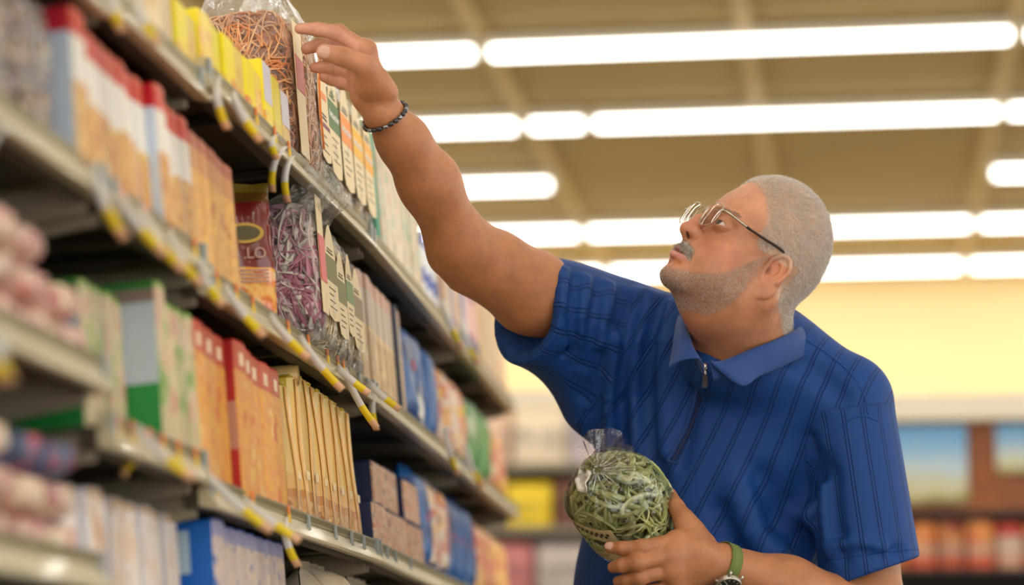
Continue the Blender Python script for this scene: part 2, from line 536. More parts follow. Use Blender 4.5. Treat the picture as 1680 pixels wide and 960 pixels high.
def dep(level, px):
    """Distance along the lens axis of a shelf edge at photograph column px."""
    x = XL[level]
    r = CAM_M @ np.array([(px - 840) / F_PX, 0.0, 1.0])
    lo, hi = 1.0, 8.0
    for _ in range(40):
        mid = (lo + hi) / 2
        c = CAM_M.T @ (np.array([x, mid, 1.2]) - CAM_C)
        if 840 + F_PX * c[0] / c[2] < px: lo = mid
        else: hi = mid
    return c[2]


TAGS = {1: [((186, -12), (202, 52)), ((216, 0), (262, 72)), ((352, 126), (374, 212)), ((376, 152), (428, 232)), ((447, 222), (455, 262)),
            ((462, 240), (447, 315)), ((474, 256), (472, 332)), ((722, 494), (758, 570)), ((752, 528), (785, 598))],
        2: [((146, 268), (206, 392)), ((182, 312), (272, 418)), ((222, 338), (302, 446)), ((268, 378), (330, 468)), ((322, 428), (366, 502)),
            ((362, 468), (434, 552)), ((436, 516), (506, 588)), ((486, 552), (562, 640)), ((548, 602), (606, 646)), ((560, 606), (618, 702)),
            ((600, 628), (656, 672)), ((612, 636), (618, 706)), ((728, 702), (752, 780)), ((760, 730), (792, 800)), ((10, 205), (-22, 280))],
        3: [((214, 700), (318, 786)), ((252, 742), (200, 780)), ((330, 776), (446, 872)), ((392, 818), (492, 888)), ((462, 850), (490, 930))]}
for lv, lst in TAGS.items():
    for p0, p1 in lst: shelf_tag(lv, p0, p1, dep(lv, p0[0]) - 0.012, -0.015)
shelf_tag(3, (-6, 545), (12, 628), 1.95, -0.01, w=0.02)

# ------------------------------------------------------------------ far end of the aisle: end-cap display with picture header, and another shelf run
m_case = mat('case_dark', srgb(38, 26, 20), 0.6)
m_casew = mat('case_cream', srgb(238, 228, 205), 0.6)
m_wood = mat('header_wood', srgb(160, 92, 48), 0.6, noise=0.3, nscale=12)


def picture_mat(name, top, mid, low, g):
    m = bpy.data.materials.new(name); m.use_nodes = True
    nt = m.node_tree; N = nt.nodes.new; L = nt.links.new
    b = nt.nodes['Principled BSDF']; b.inputs['Roughness'].default_value = 0.5
    tc = N('ShaderNodeTexCoord'); sp = N('ShaderNodeSeparateXYZ'); L(tc.outputs['Generated'], sp.inputs[0])
    no = N('ShaderNodeTexNoise'); no.inputs['Scale'].default_value = 4; L(tc.outputs['Generated'], no.inputs['Vector'])
    ad = N('ShaderNodeMath'); ad.operation = 'MULTIPLY_ADD'; ad.inputs[1].default_value = 0.35; L(no.outputs['Fac'], ad.inputs[0]); L(sp.outputs[2], ad.inputs[2])
    cr = N('ShaderNodeValToRGB'); e = cr.color_ramp.elements
    e[0].position = 0.16; e[0].color = g; e[1].position = 1.12; e[1].color = top
    for p, c in ((0.34, low), (0.62, mid)):
        q = e.new(p); q.color = c
    e[-1].position = 1.0
    L(ad.outputs[0], cr.inputs[0]); L(cr.outputs[0], b.inputs['Base Color'])
    return m


YD = 8.0
disp = empty('end_display', (1.1, YD, 0))
tag(disp, 'display case with landscape picture header and red packages, at the aisle end behind the man', 'display case')
slab('header_board', -1.03, 1.6, 0.05, 0.12, 1.56, 1.85, m_wood, parent=disp)
slab('header_cap', -1.05, 1.62, -0.04, 0.42, 1.85, 1.935, m_casew, parent=disp)
slab('shelf_board', -1.05, 1.62, 0.0, 0.5, 1.53, 1.555, m_case, parent=disp)
slab('shelf_board', -1.05, 1.62, -0.1, 0.5, 1.335, 1.36, m_case, parent=disp)
slab('case_body', -1.05, 1.62, -0.12, 0.5, 0.0, 1.30, m_case, parent=disp)
slab('case_back', -1.05, 1.62, 0.5, 0.54, 0.0, 1.9, m_case, parent=disp)
pa = picture_mat('landscape_print', srgb(120, 178, 222), srgb(186, 206, 214), srgb(206, 196, 150), srgb(120, 120, 50))
pb = picture_mat('landscape_print_blue', srgb(70, 130, 180), srgb(170, 190, 180), srgb(205, 185, 120), srgb(110, 100, 40))
slab('picture_panel', -1.02, -0.735, 0.03, 0.052, 1.585, 1.84, pa, parent=disp)
slab('picture_panel', -0.64, -0.53, 0.03, 0.052, 1.68, 1.84, pa, parent=disp)
slab('picture_panel', -0.42, 0.02, 0.03, 0.052, 1.585, 1.84, pb, parent=disp)
slab('picture_panel', 0.1, 0.6, 0.03, 0.052, 1.585, 1.84, pa, parent=disp)
pk = [print_mat('pack_red', [(0, srgb(206, 84, 40)), (0.3, srgb(200, 150, 120)), (0.6, srgb(205, 50, 30))], [srgb(150, 30, 20), srgb(225, 150, 70), srgb(205, 60, 35)], 14, 0.4, (0.55, 1)),
      print_mat('pack_orange', [(0, srgb(222, 130, 50)), (0.35, srgb(196, 160, 140)), (0.62, srgb(222, 96, 36))], [srgb(190, 60, 30), srgb(235, 160, 60)], 14, 0.4, (0, 0.35)),
      print_mat('pack_pale', [(0, srgb(205, 100, 50)), (0.4, srgb(205, 180, 160)), (0.7, srgb(190, 60, 40))], [srgb(205, 90, 50), srgb(215, 180, 150)], 14, 0.4, (0.0, 0.4))]
rr = random.Random(5)
pack_me = []
for i in range(3):
    V, F = box_geo(-0.042, 0.042, -0.03, 0.1, 0, 0.16, 0.01)
    pack_me.append(mesh_of('pack', V, F, [pk[i]]))
for i in range(18):
    j = rr.choice([0, 0, 1, 2])
    o = link('red_package', pack_me[j], loc=(0.12 + 0.093 * i, YD + 0.0 + rr.uniform(0, .02), 1.3602))
    o.scale = (1, 1, rr.uniform(0.88, 1.0))
    tag(o, '%s red and orange package from the left in the display row below the pictures' % ('first second third fourth fifth sixth seventh eighth ninth tenth eleventh twelfth thirteenth fourteenth fifteenth sixteenth seventeenth eighteenth'.split()[i]), 'package', 'red packages on the end display')

# the shelf run that continues across the end of the aisle, far behind the bag of green pasta
run = empty('far_shelf_run', (-1.35, 8.6, 0))
tag(run, 'far shelf unit full of colourful goods seen between shelves and man', 'shelving')
for z in (0.14, 0.80, 1.05, 1.305, 1.535, 1.76): slab('shelf_board', -1.2, 1.28, -0.05, 0.45, z, z + 0.022, m_steel, parent=run)
slab('back_panel', -1.2, 1.28, 0.45, 0.48, 0.0, 2.12, m_casew, parent=run)
slab('side_panel', 1.28, 1.30, -0.05, 0.48, 0.0, 2.12, m_casew, parent=run)
slab('side_panel', -1.22, -1.2, -0.05, 0.48, 0.0, 2.12, m_casew, parent=run)
FAR = [(1.783, 0.30, [(232, 196, 168), (226, 208, 180), (238, 220, 190), (222, 186, 160), (205, 190, 196)]),
       (1.558, 0.185, [(150, 92, 62), (124, 72, 52), (178, 122, 96), (200, 150, 120), (238, 204, 30)]),
       (1.328, 0.19, [(232, 224, 214), (214, 200, 190), (226, 180, 180), (240, 230, 220), (200, 120, 120)]),
       (1.073, 0.20, [(238, 200, 20), (226, 120, 130), (240, 206, 40), (232, 190, 30), (180, 70, 90)]),
       (0.823, 0.19, [(225, 215, 205), (200, 190, 170), (222, 180, 190), (236, 226, 214)])]
NUM = 'first second third fourth fifth sixth seventh eighth ninth tenth eleventh twelfth thirteenth fourteenth fifteenth sixteenth seventeenth eighteenth nineteenth twentieth twenty-first twenty-second twenty-third twenty-fourth twenty-fifth twenty-sixth'.split()
ROWLAB = ['top', 'second', 'third', 'fourth', 'lowest']
for ri, (z, h, cols) in enumerate(FAR):
    x = -2.5; q = 0
    while x < -0.12:
        c = cols[(q * 7 + int(z * 100)) % len(cols)]
        w = rr.uniform(0.09, 0.21)
        V, F = box_geo(0, w, -0.04, 0.16, 0, h * rr.uniform(0.72, 1.0), 0.012)
        m = print_mat('far_%d_%d_%d' % c, [(0, srgb(*c)), (0.5, srgb(*[min(255, v + 14) for v in c])), (0.8, srgb(*c))],
                      [srgb(*[int(v * 0.75) for v in c]), srgb(*c)], 18, 0.5, (0.2, 0.6))
        o = link('far_carton', mesh_of('far_carton', V, F, [m]), loc=(x, 8.6 + rr.uniform(0, .03), z))
        hue = 'yellow' if c[2] < 60 else 'green' if c[1] > c[0] else 'red' if c[0] - c[1] > 70 else 'white' if min(c) > 185 else 'pinkish beige'
        tag(o, '%s carton, %s from the left, %s row of the far shelf unit' % (hue, NUM[q], ROWLAB[ri]), 'carton', 'cartons on the far shelf unit')
        x += w + rr.uniform(0.004, 0.02); q += 1

# wall cases along the yellow wall with unseen lamps added on top to brighten it
m_wall_fill = emis('added_wall_fill', (1.0, 0.93, 0.78, 1), WALL_FILL_STRENGTH)
wc = empty('wall_case', (0, 16.5, 0))
tag(wc, 'long cream wall case under the yellow wall at the back of the store', 'wall case')
slab('case_body', -6, 6, -0.4, 0.58, 0, 2.78, m_casew, parent=wc)
for i in range(5):
    c = link('added_wall_fill', mesh_of('added_wall_fill', *box_geo(-1.1, 1.1, -0.05, 0.05, 0, 0.05, 0.01), [m_wall_fill]), wc)
    c.location = (-4.8 + 2.4 * i, 0.2, 2.785)

# ------------------------------------------------------------------ goods: builders
CARTON_CACHE = {}


def carton(name, w, d, h, front, side, label, cat='carton', group=None, panel=None, bev=0.003):
    """Upright carton: origin at the bottom middle of its front face (+x looks into the aisle). Materials: front, sides; panel adds a raised label part."""
    key = (name, w, d, h, front.name, side.name)
    if key not in CARTON_CACHE:
        w = w - 0.0016
        V, F = box_geo(-d, 0, -w / 2, w / 2, 0, h, bev)
        fl = box_geo(-d + 0.004, -0.002, -w * 0.03, w * 0.5 - 0.002, h, h + 0.0008)      # glued top flap
        n = len(F); V, F = merge((V, F), fl)
        P = np.array(V)
        mi = []
        for f in F:
            c = P[list(f)].mean(0)
            mi.append(0 if c[0] > -0.002 else 1)
        CARTON_CACHE[key] = mesh_of(name, V, F, [front, side], mi)
    o = link(name, CARTON_CACHE[key])
    tag(o, label, cat, group)
    if panel:
        pm, z0, z1, pw = panel
        pk_ = key + ('panel', pm.name, z0, z1)
        if pk_ not in CARTON_CACHE:
            V, F = box_geo(0, 0.0005, -w / 2 * pw, w / 2 * pw, h * z0, h * z1)
            CARTON_CACHE[pk_] = mesh_of('label_panel', V, F, [pm])
        link('label_panel', CARTON_CACHE[pk_], o)
    return o


def pillow_mesh(name, w, h, t, mats, seed=0, crimp=0.012, nu=18, nv=24, wr=0.004, fullness=0.55, split=None):
    """Sealed bag standing upright: w along the shelf, h tall, t deep; front looks to +x; crimped seals top and bottom."""
    rg = np.random.default_rng(seed)
    V, F, mi = [], [], []
    ph = rg.uniform(0, 6.28, 8); fr_ = rg.uniform(1.5, 5, 8)
    def prof(u, v):
        a = max(0.0, 1 - abs(u) ** 3.0) ** 0.5
        zz = (v - 0.5) * 2
        b = max(0.0, 1 - abs(zz) ** 5) ** fullness
        return a * b
    for side in (1, -1):
        base = len(V)
        for j in range(nv + 1):
            v = j / nv
            for i in range(nu + 1):
                u = -1 + 2 * i / nu
                z = v * h
                sh = prof(u, min(1, max(0, (z - crimp * 0.5) / max(1e-6, h - crimp * 1.5))))
                wob = wr * sum(math.sin(fr_[k] * (u * 2 + 0.3 * k) + ph[k] + fr_[(k + 3) % 8] * v * 3) for k in range(8)) / 4
                x = side * t / 2 * sh + wob * (0.3 + sh) * (0.4 + 0.6 * side)
                y = u * w / 2 * (1 - 0.06 * (sh > 0.3) * 0 + 0.015 * math.sin(ph[0] + v * 7)) * (1 - 0.10 * sh * (1 - abs(u)) * 0)
                if v > 1 - crimp / h: x = 0.0012 * side + 0.003 * math.sin(u * 9 + ph[1])
                V.append((x - t / 2, y, z))
        for j in range(nv):
            for i in range(nu):
                a = base + j * (nu + 1) + i
                q = (a, a + 1, a + nu + 2, a + nu + 1)
                F.append(q if side == 1 else q[::-1]); mi.append(0 if side == 1 else min(1, len(mats) - 1))
    me = mesh_of(name, V, F, mats, mi, True)
    bm = bmesh.new(); bm.from_mesh(me); bmesh.ops.remove_doubles(bm, verts=bm.verts, dist=0.0003); bm.to_mesh(me); bm.free()
    return me


def strand_geo(n, m, step, size, width, thick, curl, seed, power=4.0, center=(0, 0, 0), shell=0.75, droop=0.0, flat=True):
    """Tangled noodles kept inside a rounded box; returns vertices and quads (numpy)."""
    rg = np.random.default_rng(seed)
    s = np.array(size) / 2.0
    D = rg.normal(size=(n, 3)); D /= np.linalg.norm(D, axis=1)[:, None]
    P = D * s * (shell + (1 - shell) * rg.random((n, 1)))
    r = (np.abs(P / s) ** power).sum(1) ** (1 / power)
    P = P / np.maximum(r, 1e-6)[:, None] * (shell + (1 - shell) * rg.random((n, 1)))
    T = rg.normal(size=(n, 3)); T[:, 2] -= droop; T /= np.linalg.norm(T, axis=1)[:, None]
    axs = rg.normal(size=(n, 3)); axs /= np.linalg.norm(axs, axis=1)[:, None]
    om = rg.normal(size=(n, 1)) * curl
    pts = np.zeros((n, m, 3))
    for i in range(m):
        pts[:, i] = P
        T = T + np.cross(axs, T) * om + rg.normal(size=(n, 3)) * 0.12
        T /= np.linalg.norm(T, axis=1)[:, None]
        P = P + T * step
        r = (np.abs(P / s) ** power).sum(1) ** (1 / power)
        P = np.where((r > 1)[:, None], P / np.maximum(r, 1e-6)[:, None], P)
    pts += np.array(center)
    TT = np.gradient(pts, axis=1); TT /= np.linalg.norm(TT, axis=2, keepdims=True) + 1e-9
    up = rg.normal(size=(n, 1, 3)); up = np.repeat(up, m, 1)
    tw = np.cumsum(rg.normal(size=(n, m, 3)) * 0.15, axis=1); up = up + tw
    B = np.cross(TT, up); B /= np.linalg.norm(B, axis=2, keepdims=True) + 1e-9
    Nn_ = np.cross(B, TT)
    ring = np.stack([pts + B * a * width / 2 + Nn_ * b * thick / 2 for a, b in ((-1, -1), (1, -1), (1, 1), (-1, 1))], 2)
    idx = np.arange(n * m * 4).reshape(n, m, 4)
    Q = np.stack([np.stack([idx[:, :-1, k], idx[:, :-1, (k + 1) % 4], idx[:, 1:, (k + 1) % 4], idx[:, 1:, k]], -1) for k in range(4)], 2).reshape(-1, 4)
    return ring.reshape(-1, 3), Q


def noodle_mat(name, cols, rough=0.5):
    if name in MATS: return MATS[name]
    m = bpy.data.materials.new(name); m.use_nodes = True
    nt = m.node_tree; b = nt.nodes['Principled BSDF']; b.inputs['Roughness'].default_value = rough
    g = nt.nodes.new('ShaderNodeNewGeometry'); cr = nt.nodes.new('ShaderNodeValToRGB'); el = cr.color_ramp.elements
    el[0].color = cols[0]; el[1].color = cols[-1]
    for i, c in enumerate(cols[1:-1]):
        e = el.new((i + 1) / (len(cols) - 1)); e.color = c
    nt.links.new(g.outputs['Random Per Island'], cr.inputs[0]); nt.links.new(cr.outputs[0], b.inputs['Base Color'])
    MATS[name] = m
    return m


FILM = film_mat()
FILM2 = film_mat('crumpled_film', (0.99, 0.99, 0.985, 1), 0.03, 0.42, 0.7, 40.0, 0.10, milky=0.10)
m_label = mat('label_cream', srgb(238, 218, 170), 0.5)
m_ink = mat('label_ink', srgb(70, 66, 44), 0.6)
m_white = mat('print_white', srgb(244, 242, 236), 0.5)


def tube_bag_mesh(w, d, h, hc, seed, flare=1.0, out=0.0):
    """Clear bag: rounded block of film up to hc, then a pinched and flaring open top up to h. Footprint x in [-d, 0], y about 0."""
    rg = np.random.default_rng(seed)
    n = 40; V = []; F = []
    levels = [0.0, 0.004, 0.02] + list(np.linspace(0.05, 0.9, 9) * hc) + [hc * 0.97, hc + 0.008, hc + (h - hc) * 0.35, hc + (h - hc) * 0.65, h]
    ph = rg.uniform(0, 6.28, 6)
    for li, z in enumerate(levels):
        if z <= hc:
            k = min(1.0, 0.86 + z / 0.02 * 0.14) * (1 - 0.16 * max(0, (z / hc - 0.85) / 0.15) ** 2)
            amp = 0.0015
        else:
            t = (z - hc) / (h - hc)
            k = 0.86 + (0.10 * flare) * t; amp = 0.006 * (0.3 + t)
        flat = 1.0 if z <= hc else 1.0 - 0.78 * ((z - hc) / (h - hc)) ** 0.8
        for i in range(n):
            a = 2 * math.pi * i / n
            c, s = math.cos(a), math.sin(a)
            e = 0.55
            x = abs(c) ** e * (1 if c > 0 else -1) * d / 2 * k * flat; y = abs(s) ** e * (1 if s > 0 else -1) * w / 2 * k * 0.95
            wob = amp * (math.sin(3 * a + ph[0] + z * 40) + math.sin(7 * a + ph[1] - z * 60) + 0.7 * math.sin(13 * a + ph[2] + z * 90))
            sh_ = out * min(1.0, max(0.0, (z - hc + 0.012) / 0.03))
            V.append((x * (1 + wob / d * 2) - d / 2 + sh_, y * (1 + wob / w * 2), z + (0.006 * math.sin(5 * a + ph[3]) if li == len(levels) - 1 else 0)))
    L = len(levels)
    for l in range(L - 1):
        for i in range(n): F.append((l * n + i, l * n + (i + 1) % n, (l + 1) * n + (i + 1) % n, (l + 1) * n + i))
    F.append(tuple(range(n - 1, -1, -1)))
    return mesh_of('film', V, F, [FILM2], None, True)


def arch_label(w, h, band, colors, words_=None, seed=0, lines=4):
    """Pointed-arch card label facing +x: returns meshes for card, colour panel and lettering."""
    prof = [(-0.5, 0.12), (-0.5, 0.60), (-0.36, 0.80), (-0.1, 0.965), (0.05, 1.0), (0.24, 0.93), (0.42, 0.78), (0.5, 0.60), (0.5, 0.12), (0.40, 0.03), (0.0, 0.0), (-0.40, 0.03)]
    n = len(prof)
    V = [(x, a * w, b * h) for x in (0, 0.0006) for a, b in prof]
    F = [tuple(range(n - 1, -1, -1)), tuple(range(n, 2 * n))] + [(i, (i + 1) % n, n + (i + 1) % n, n + i) for i in range(n)]
    card = mesh_of('arch_label', V, F, [m_label])
    z0, z1 = band
    pv, pf = box_geo(0.0006, 0.0010, -0.5 * w, 0.5 * w, z0 * h, z1 * h)
    pan = mesh_of('colour_panel', pv, pf, [colors])
    parts = []
    for i in range(lines):
        zz = h * (z0 - 0.08 - 0.065 * i)
        if zz < h * 0.05: break
        parts.append(box_geo(0.0006, 0.0009, -0.3 * w, (0.18 + 0.1 * ((i * 7 + seed) % 3 - 1)) * w, zz, zz + 0.0016))
    parts.append(box_geo(0.0006, 0.0009, -0.28 * w, 0.24 * w, h * (z1 + 0.03), h * (z1 + 0.05)))
    parts.append(box_geo(0.0006, 0.0009, -0.22 * w, 0.20 * w, h * (z1 + 0.065), h * (z1 + 0.08)))
    v, f = merge(*parts)
    ink = mesh_of('small_print', v, f, [m_ink])
    txt = None
    if words_:
        tv, tf = text_geo(words_, 0.0165, 0.0003)
        T = np.array(tv); sc = min(1.0, 0.92 * w / max(1e-6, (T[:, 0].max() - T[:, 0].min())))
        T = T * sc
        tv = np.stack([np.full(len(T), 0.0014) + T[:, 2], T[:, 0], T[:, 1] + h * (z0 + z1) / 2], 1)
        txt = mesh_of('lettering', tv, tf, [m_white])
    return card, pan, ink, txt


def pasta_bag(label, w, d, h, hc, cols, key, seed, n=260, width=0.003, thick=0.0014, curl=0.5, step=0.008, m=12, arch=None, group=None, cat='pasta bag', core=None, out=0.0):
    r = empty('pasta_bag')
    tag(r, label, cat, group)
    nm = noodle_mat('noodles_' + key, cols)
    V_, Q_ = strand_geo(n, m, step, (d * 0.93, w * 0.93, hc * 0.97), width, thick, curl, seed, 5.0, (-d / 2, 0, hc / 2), 0.72)
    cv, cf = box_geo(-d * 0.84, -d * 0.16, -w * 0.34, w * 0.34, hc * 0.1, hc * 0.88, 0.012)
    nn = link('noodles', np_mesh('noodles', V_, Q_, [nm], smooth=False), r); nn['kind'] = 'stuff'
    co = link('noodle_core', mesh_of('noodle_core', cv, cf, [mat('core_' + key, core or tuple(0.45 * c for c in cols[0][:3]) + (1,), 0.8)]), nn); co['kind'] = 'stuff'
    link('film', tube_bag_mesh(w, d, h, hc, seed, out=out), r)
    if arch:
        aw, ah, az, band, colr, wd = arch
        card, pan, ink, txt = arch_label(aw, ah, band, colr, wd, seed)
        c = link('arch_label', card, r, (0.0012, 0, az))
        link('colour_panel', pan, c); link('small_print', ink, c)['kind'] = 'stuff'
        if txt: link('lettering', txt, c)
    return r


# ------------------------------------------------------------------ goods: second shelf
S = srgb
def S8(*c): return srgb(*c)


tan = [S(206, 150, 84), S(226, 178, 100), S(196, 130, 70), S(236, 200, 120)]
rice = print_mat('rice_front', [(0, S(214, 160, 96)), (0.50, S(232, 226, 216)), (0.80, S(205, 70, 52)), (0.94, S(214, 110, 84))], tan, 30, 0.45, (0.0, 0.46))
rice_s = print_mat('rice_side', [(0, S(204, 220, 240)), (0.82, S(200, 30, 50))], None)
rice_y = print_mat('rice_front_yellow', [(0, S(226, 190, 90)), (0.46, S(236, 232, 224)), (0.80, S(208, 84, 60)), (0.94, S(220, 120, 90))], tan, 30, 0.45, (0.0, 0.42))
tanf = print_mat('tan_front', [(0, S(224, 176, 84)), (0.5, S(200, 142, 86)), (0.88, S(176, 100, 74))], [S(190, 120, 66), S(232, 180, 86), S(206, 150, 84), S(240, 196, 90)], 34, 0.45, (0.0, 0.72))
tans = print_mat('tan_side', [(0, S(170, 70, 50)), (0.5, S(128, 52, 44))], None)

# bags of beans at the near end
bean = [S(228, 214, 186), S(70, 52, 46), S(196, 160, 120), S(120, 92, 70), S(206, 196, 190), S(104, 84, 112), S(236, 224, 200)]
for i, y in enumerate((1.875, 1.982, 2.09)):
    r = empty('bean_bag'); tag(r, ['leftmost clear bag of mixed beans on the second shelf', 'middle clear bag of mixed beans on the second shelf', 'clear bag of mixed beans beside the white-sided carton, second shelf'][i], 'bean bag', 'bags of beans on the second shelf')
    rg = np.random.default_rng(40 + i)
    bm = bmesh.new()
    bmesh.ops.create_icosphere(bm, subdivisions=1, radius=0.0075)
    bv = np.array([v.co[:] for v in bm.verts]) * (1.0, 0.75, 0.7); bf = np.array([[v.index for v in f.verts] for f in bm.faces]); bm.free()
    nb_ = 300
    P = rg.uniform(-1, 1, (nb_, 3)); P[:150, 0] = 1; P[150:220, 1] = -1
    P = P * (0.026, 0.043, 0.06) + (-0.032, 0, 0.066)
    VV = np.concatenate([bv @ np.array(Matrix.Rotation(rg.uniform(0, 6), 3, Vector(rg.normal(size=3)))) .T + p for p in P])
    FF = np.concatenate([bf + len(bv) * k for k in range(nb_)])
    b_ = link('beans', np_mesh('beans', VV, FF, [noodle_mat('mixed_beans', bean, 0.35)]), r); b_['kind'] = 'stuff'
    link('film', pillow_mesh('film', 0.10, 0.165, 0.068, [FILM], i), r)
    on_shelf(r, 2, y)

o = carton('rice_carton', 0.040, 0.115, 0.155, rice, rice_s, 'carton with pale blue side and crimson top beside the bean bags', group=None)
on_shelf(o, 2, 2.205, dx=-0.008)
for i in range(12):
    y = 2.246 + i * 0.0348
    o = carton('rice_carton', 0.0337, 0.10, 0.160, rice if i % 3 else rice_y, rice_s, 'red-topped white and tan carton, second shelf', group='red-topped cartons on the second shelf')
    pulled = i == 7
    if pulled: o['label'] = 'red-topped carton with white side pulled forward from its row'; o['group'] = 'red-topped cartons on the second shelf'
    on_shelf(o, 2, y, dx=-0.012 if pulled else RNG.uniform(0.0, 0.003), lean=math.radians(1.5))
for i in range(5):
    y = 2.672 + i * 0.0424
    o = carton('tan_carton', 0.0413, 0.10, 0.172, tanf, tans, 'tan rust carton beside the maroon bag', group='tan cartons beside the maroon bag')
    on_shelf(o, 2, y, dx=RNG.uniform(0.0, 0.003), lean=math.radians(0.5), bay=2 if y > 2.65 else 1)

# maroon and orange foil bag, turned towards the camera
mar = print_mat('maroon_foil', [(0, S(236, 150, 40)), (0.10, S(240, 168, 60)), (0.42, S(120, 34, 34)), (0.86, S(104, 72, 30)), (0.94, S(120, 100, 30))],
                [S(240, 140, 30), S(250, 200, 110), S(226, 110, 30), S(255, 226, 170)], 26, 0.18, (0.0, 0.40), coat=0.4)
b_ = link('snack_bag', pillow_mesh('snack_bag', 0.135, 0.205, 0.05, [mar, mar], 5, 0.016, wr=0.006))
tag(b_, 'shiny maroon and orange foil bag with gold oval emblem on second shelf', 'snack bag')
m_gold = mat('gold_print', S(214, 170, 40), 0.35); m_red = mat('red_print', S(214, 50, 60), 0.4); m_gdark = mat('emblem_olive', S(96, 84, 30), 0.5)
tv, tf = text_geo('ALLO', 0.021, 0.0002)
T = np.array(tv); tv = np.stack([0.0012 + T[:, 2], T[:, 0] + 0.028, T[:, 1] + 0.104], 1)
link('lettering', mesh_of('lettering', tv, tf, [mat('pale_print', S(200, 150, 130), 0.4)]), b_)


def oval(y, z, ry, rz, x, th, m, name, par, n=24):
    V = [(x + t, y + ry * math.cos(2 * math.pi * i / n), z + rz * math.sin(2 * math.pi * i / n)) for t in (0, th) for i in range(n)]
    F = [tuple(range(n - 1, -1, -1)), tuple(range(n, 2 * n))] + [(i, (i + 1) % n, n + (i + 1) % n, n + i) for i in range(n)]
    return link(name, mesh_of(name, V, F, [m]), par)


oval(0.026, 0.132, 0.026, 0.014, -0.001, 0.0032, m_gold, 'emblem', b_)
oval(0.026, 0.132, 0.021, 0.010, 0.001, 0.0018, m_gdark, 'emblem_field', b_)
for k_ in range(4):
    V_, F_ = box_geo(0.0012, 0.0018, 0.0, 0.055, 0.080 - 0.005 * k_, 0.0825 - 0.005 * k_)
    link('print_line', mesh_of('print_line', V_, F_, [mat('pale_print', S(200, 150, 130), 0.4)]), b_)
V_, F_ = box_geo(0.000, 0.0025, -0.035, 0.014, 0.012, 0.062)
link('red_panel', mesh_of('red_panel', V_, F_, [m_red]), b_)
on_shelf(b_, 2, 3.045, dx=0.066, turn=math.radians(-66))

purple = [S(176, 104, 128), S(206, 146, 164), S(226, 220, 206), S(176, 172, 162), S(160, 90, 116), S(216, 176, 186), S(240, 236, 220)]
b_ = pasta_bag('clear bag of purple and grey ribbon pasta with red tab, second shelf', 0.055, 0.125, 0.246, 0.198, purple, 'purple', 21, 380, 0.0095, 0.0016, 0.35, 0.011, 12, core=S(120, 80, 92), out=0.066)
V_, F_ = box_geo(0.000, 0.0008, -0.018, 0.018, 0.085, 0.15); tb = link('red_tab', mesh_of('red_tab', V_, F_, [m_red]), b_, (0.002, 0.0, 0))
V_, F_ = box_geo(0.000, 0.0007, -0.018, 0.018, 0.04, 0.205); link('label_strip', mesh_of('label_strip', V_, F_, [m_label]), b_, (0.0012, 0.0, 0))
on_shelf(b_, 2, 3.202, dx=-0.028)

cream = [S(236, 208, 150), S(244, 224, 176), S(226, 190, 124), S(250, 236, 200)]
olive = mat('panel_olive', S(112, 108, 36), 0.5); green = mat('panel_green', S(96, 136, 66), 0.5); brown = mat('panel_brown', S(136, 110, 72), 0.5)
orange = mat('panel_orange', S(250, 150, 50), 0.5); amber = mat('panel_amber', S(252, 178, 20), 0.5); amber2 = mat('panel_gold', S(252, 190, 40), 0.5)
spec = [(3.277, 0.088, 0.236, 0.200, olive, 'clear bag of cream noodles with olive panel on arched label, second shelf', 0.140, 0.042, -0.024),
        (3.362, 0.074, 0.206, 0.190, olive, 'clear bag of cream noodles with smaller olive panel label behind the first', 0.13, 0.03, -0.020),
        (3.432, 0.058, 0.205, 0.188, green, 'clear bag of cream noodles with green panel label, second shelf', 0.125, 0.045, -0.018),
        (3.515, 0.090, 0.203, 0.178, brown, 'clear bag of cream noodles with brown panel label, second shelf', 0.13, 0.035, -0.012)]
for i, (y, w, h, hc, pc, lb_, ah, az, px_) in enumerate(spec):
    b_ = pasta_bag(lb_, w, 0.10, h, hc, cream if i < 3 else [S(170, 130, 90), S(220, 190, 140), S(196, 160, 110)], 'cream' if i < 3 else 'brownish', 50 + i, 200, 0.0026, 0.0016, 0.5, 0.008, 12,
                   arch=(w * 0.86, ah, az, (0.40, 0.66), pc, None), group='cream noodle bags on the second shelf', out=0.058 if i == 0 else 0.0)
    # white lettering blocks on the panel
    on_shelf(b_, 2, y, dx=px_)

thin = print_mat('thin_front', [(0, S(222, 190, 140)), (0.55, S(196, 180, 160)), (0.85, S(206, 160, 140))], [S(232, 206, 150), S(190, 160, 120), S(226, 180, 120)], 30, 0.45, (0.0, 0.5))
thin_s = print_mat('thin_side', [(0, S(206, 196, 180))], None)
thin_n = print_mat('thin_navy', [(0, S(36, 44, 72))], None)
for i in range(6):
    y = 3.642 + i * 0.0535
    o = carton('thin_carton', 0.050, 0.11, 0.19, thin, thin_s, 'thin beige carton beyond the noodle bags', group='thin beige cartons on the second shelf')
    on_shelf(o, 2, y, dx=RNG.uniform(0, 0.003))
o = carton('thin_carton', 0.020, 0.11, 0.19, thin_n, thin_n, 'narrow navy carton among thin beige cartons on the second shelf'); on_shelf(o, 2, 3.952)
o = carton('thin_carton', 0.044, 0.11, 0.188, thin, thin_s, 'last thin beige carton, next to the large blue bag'); on_shelf(o, 2, 3.988)

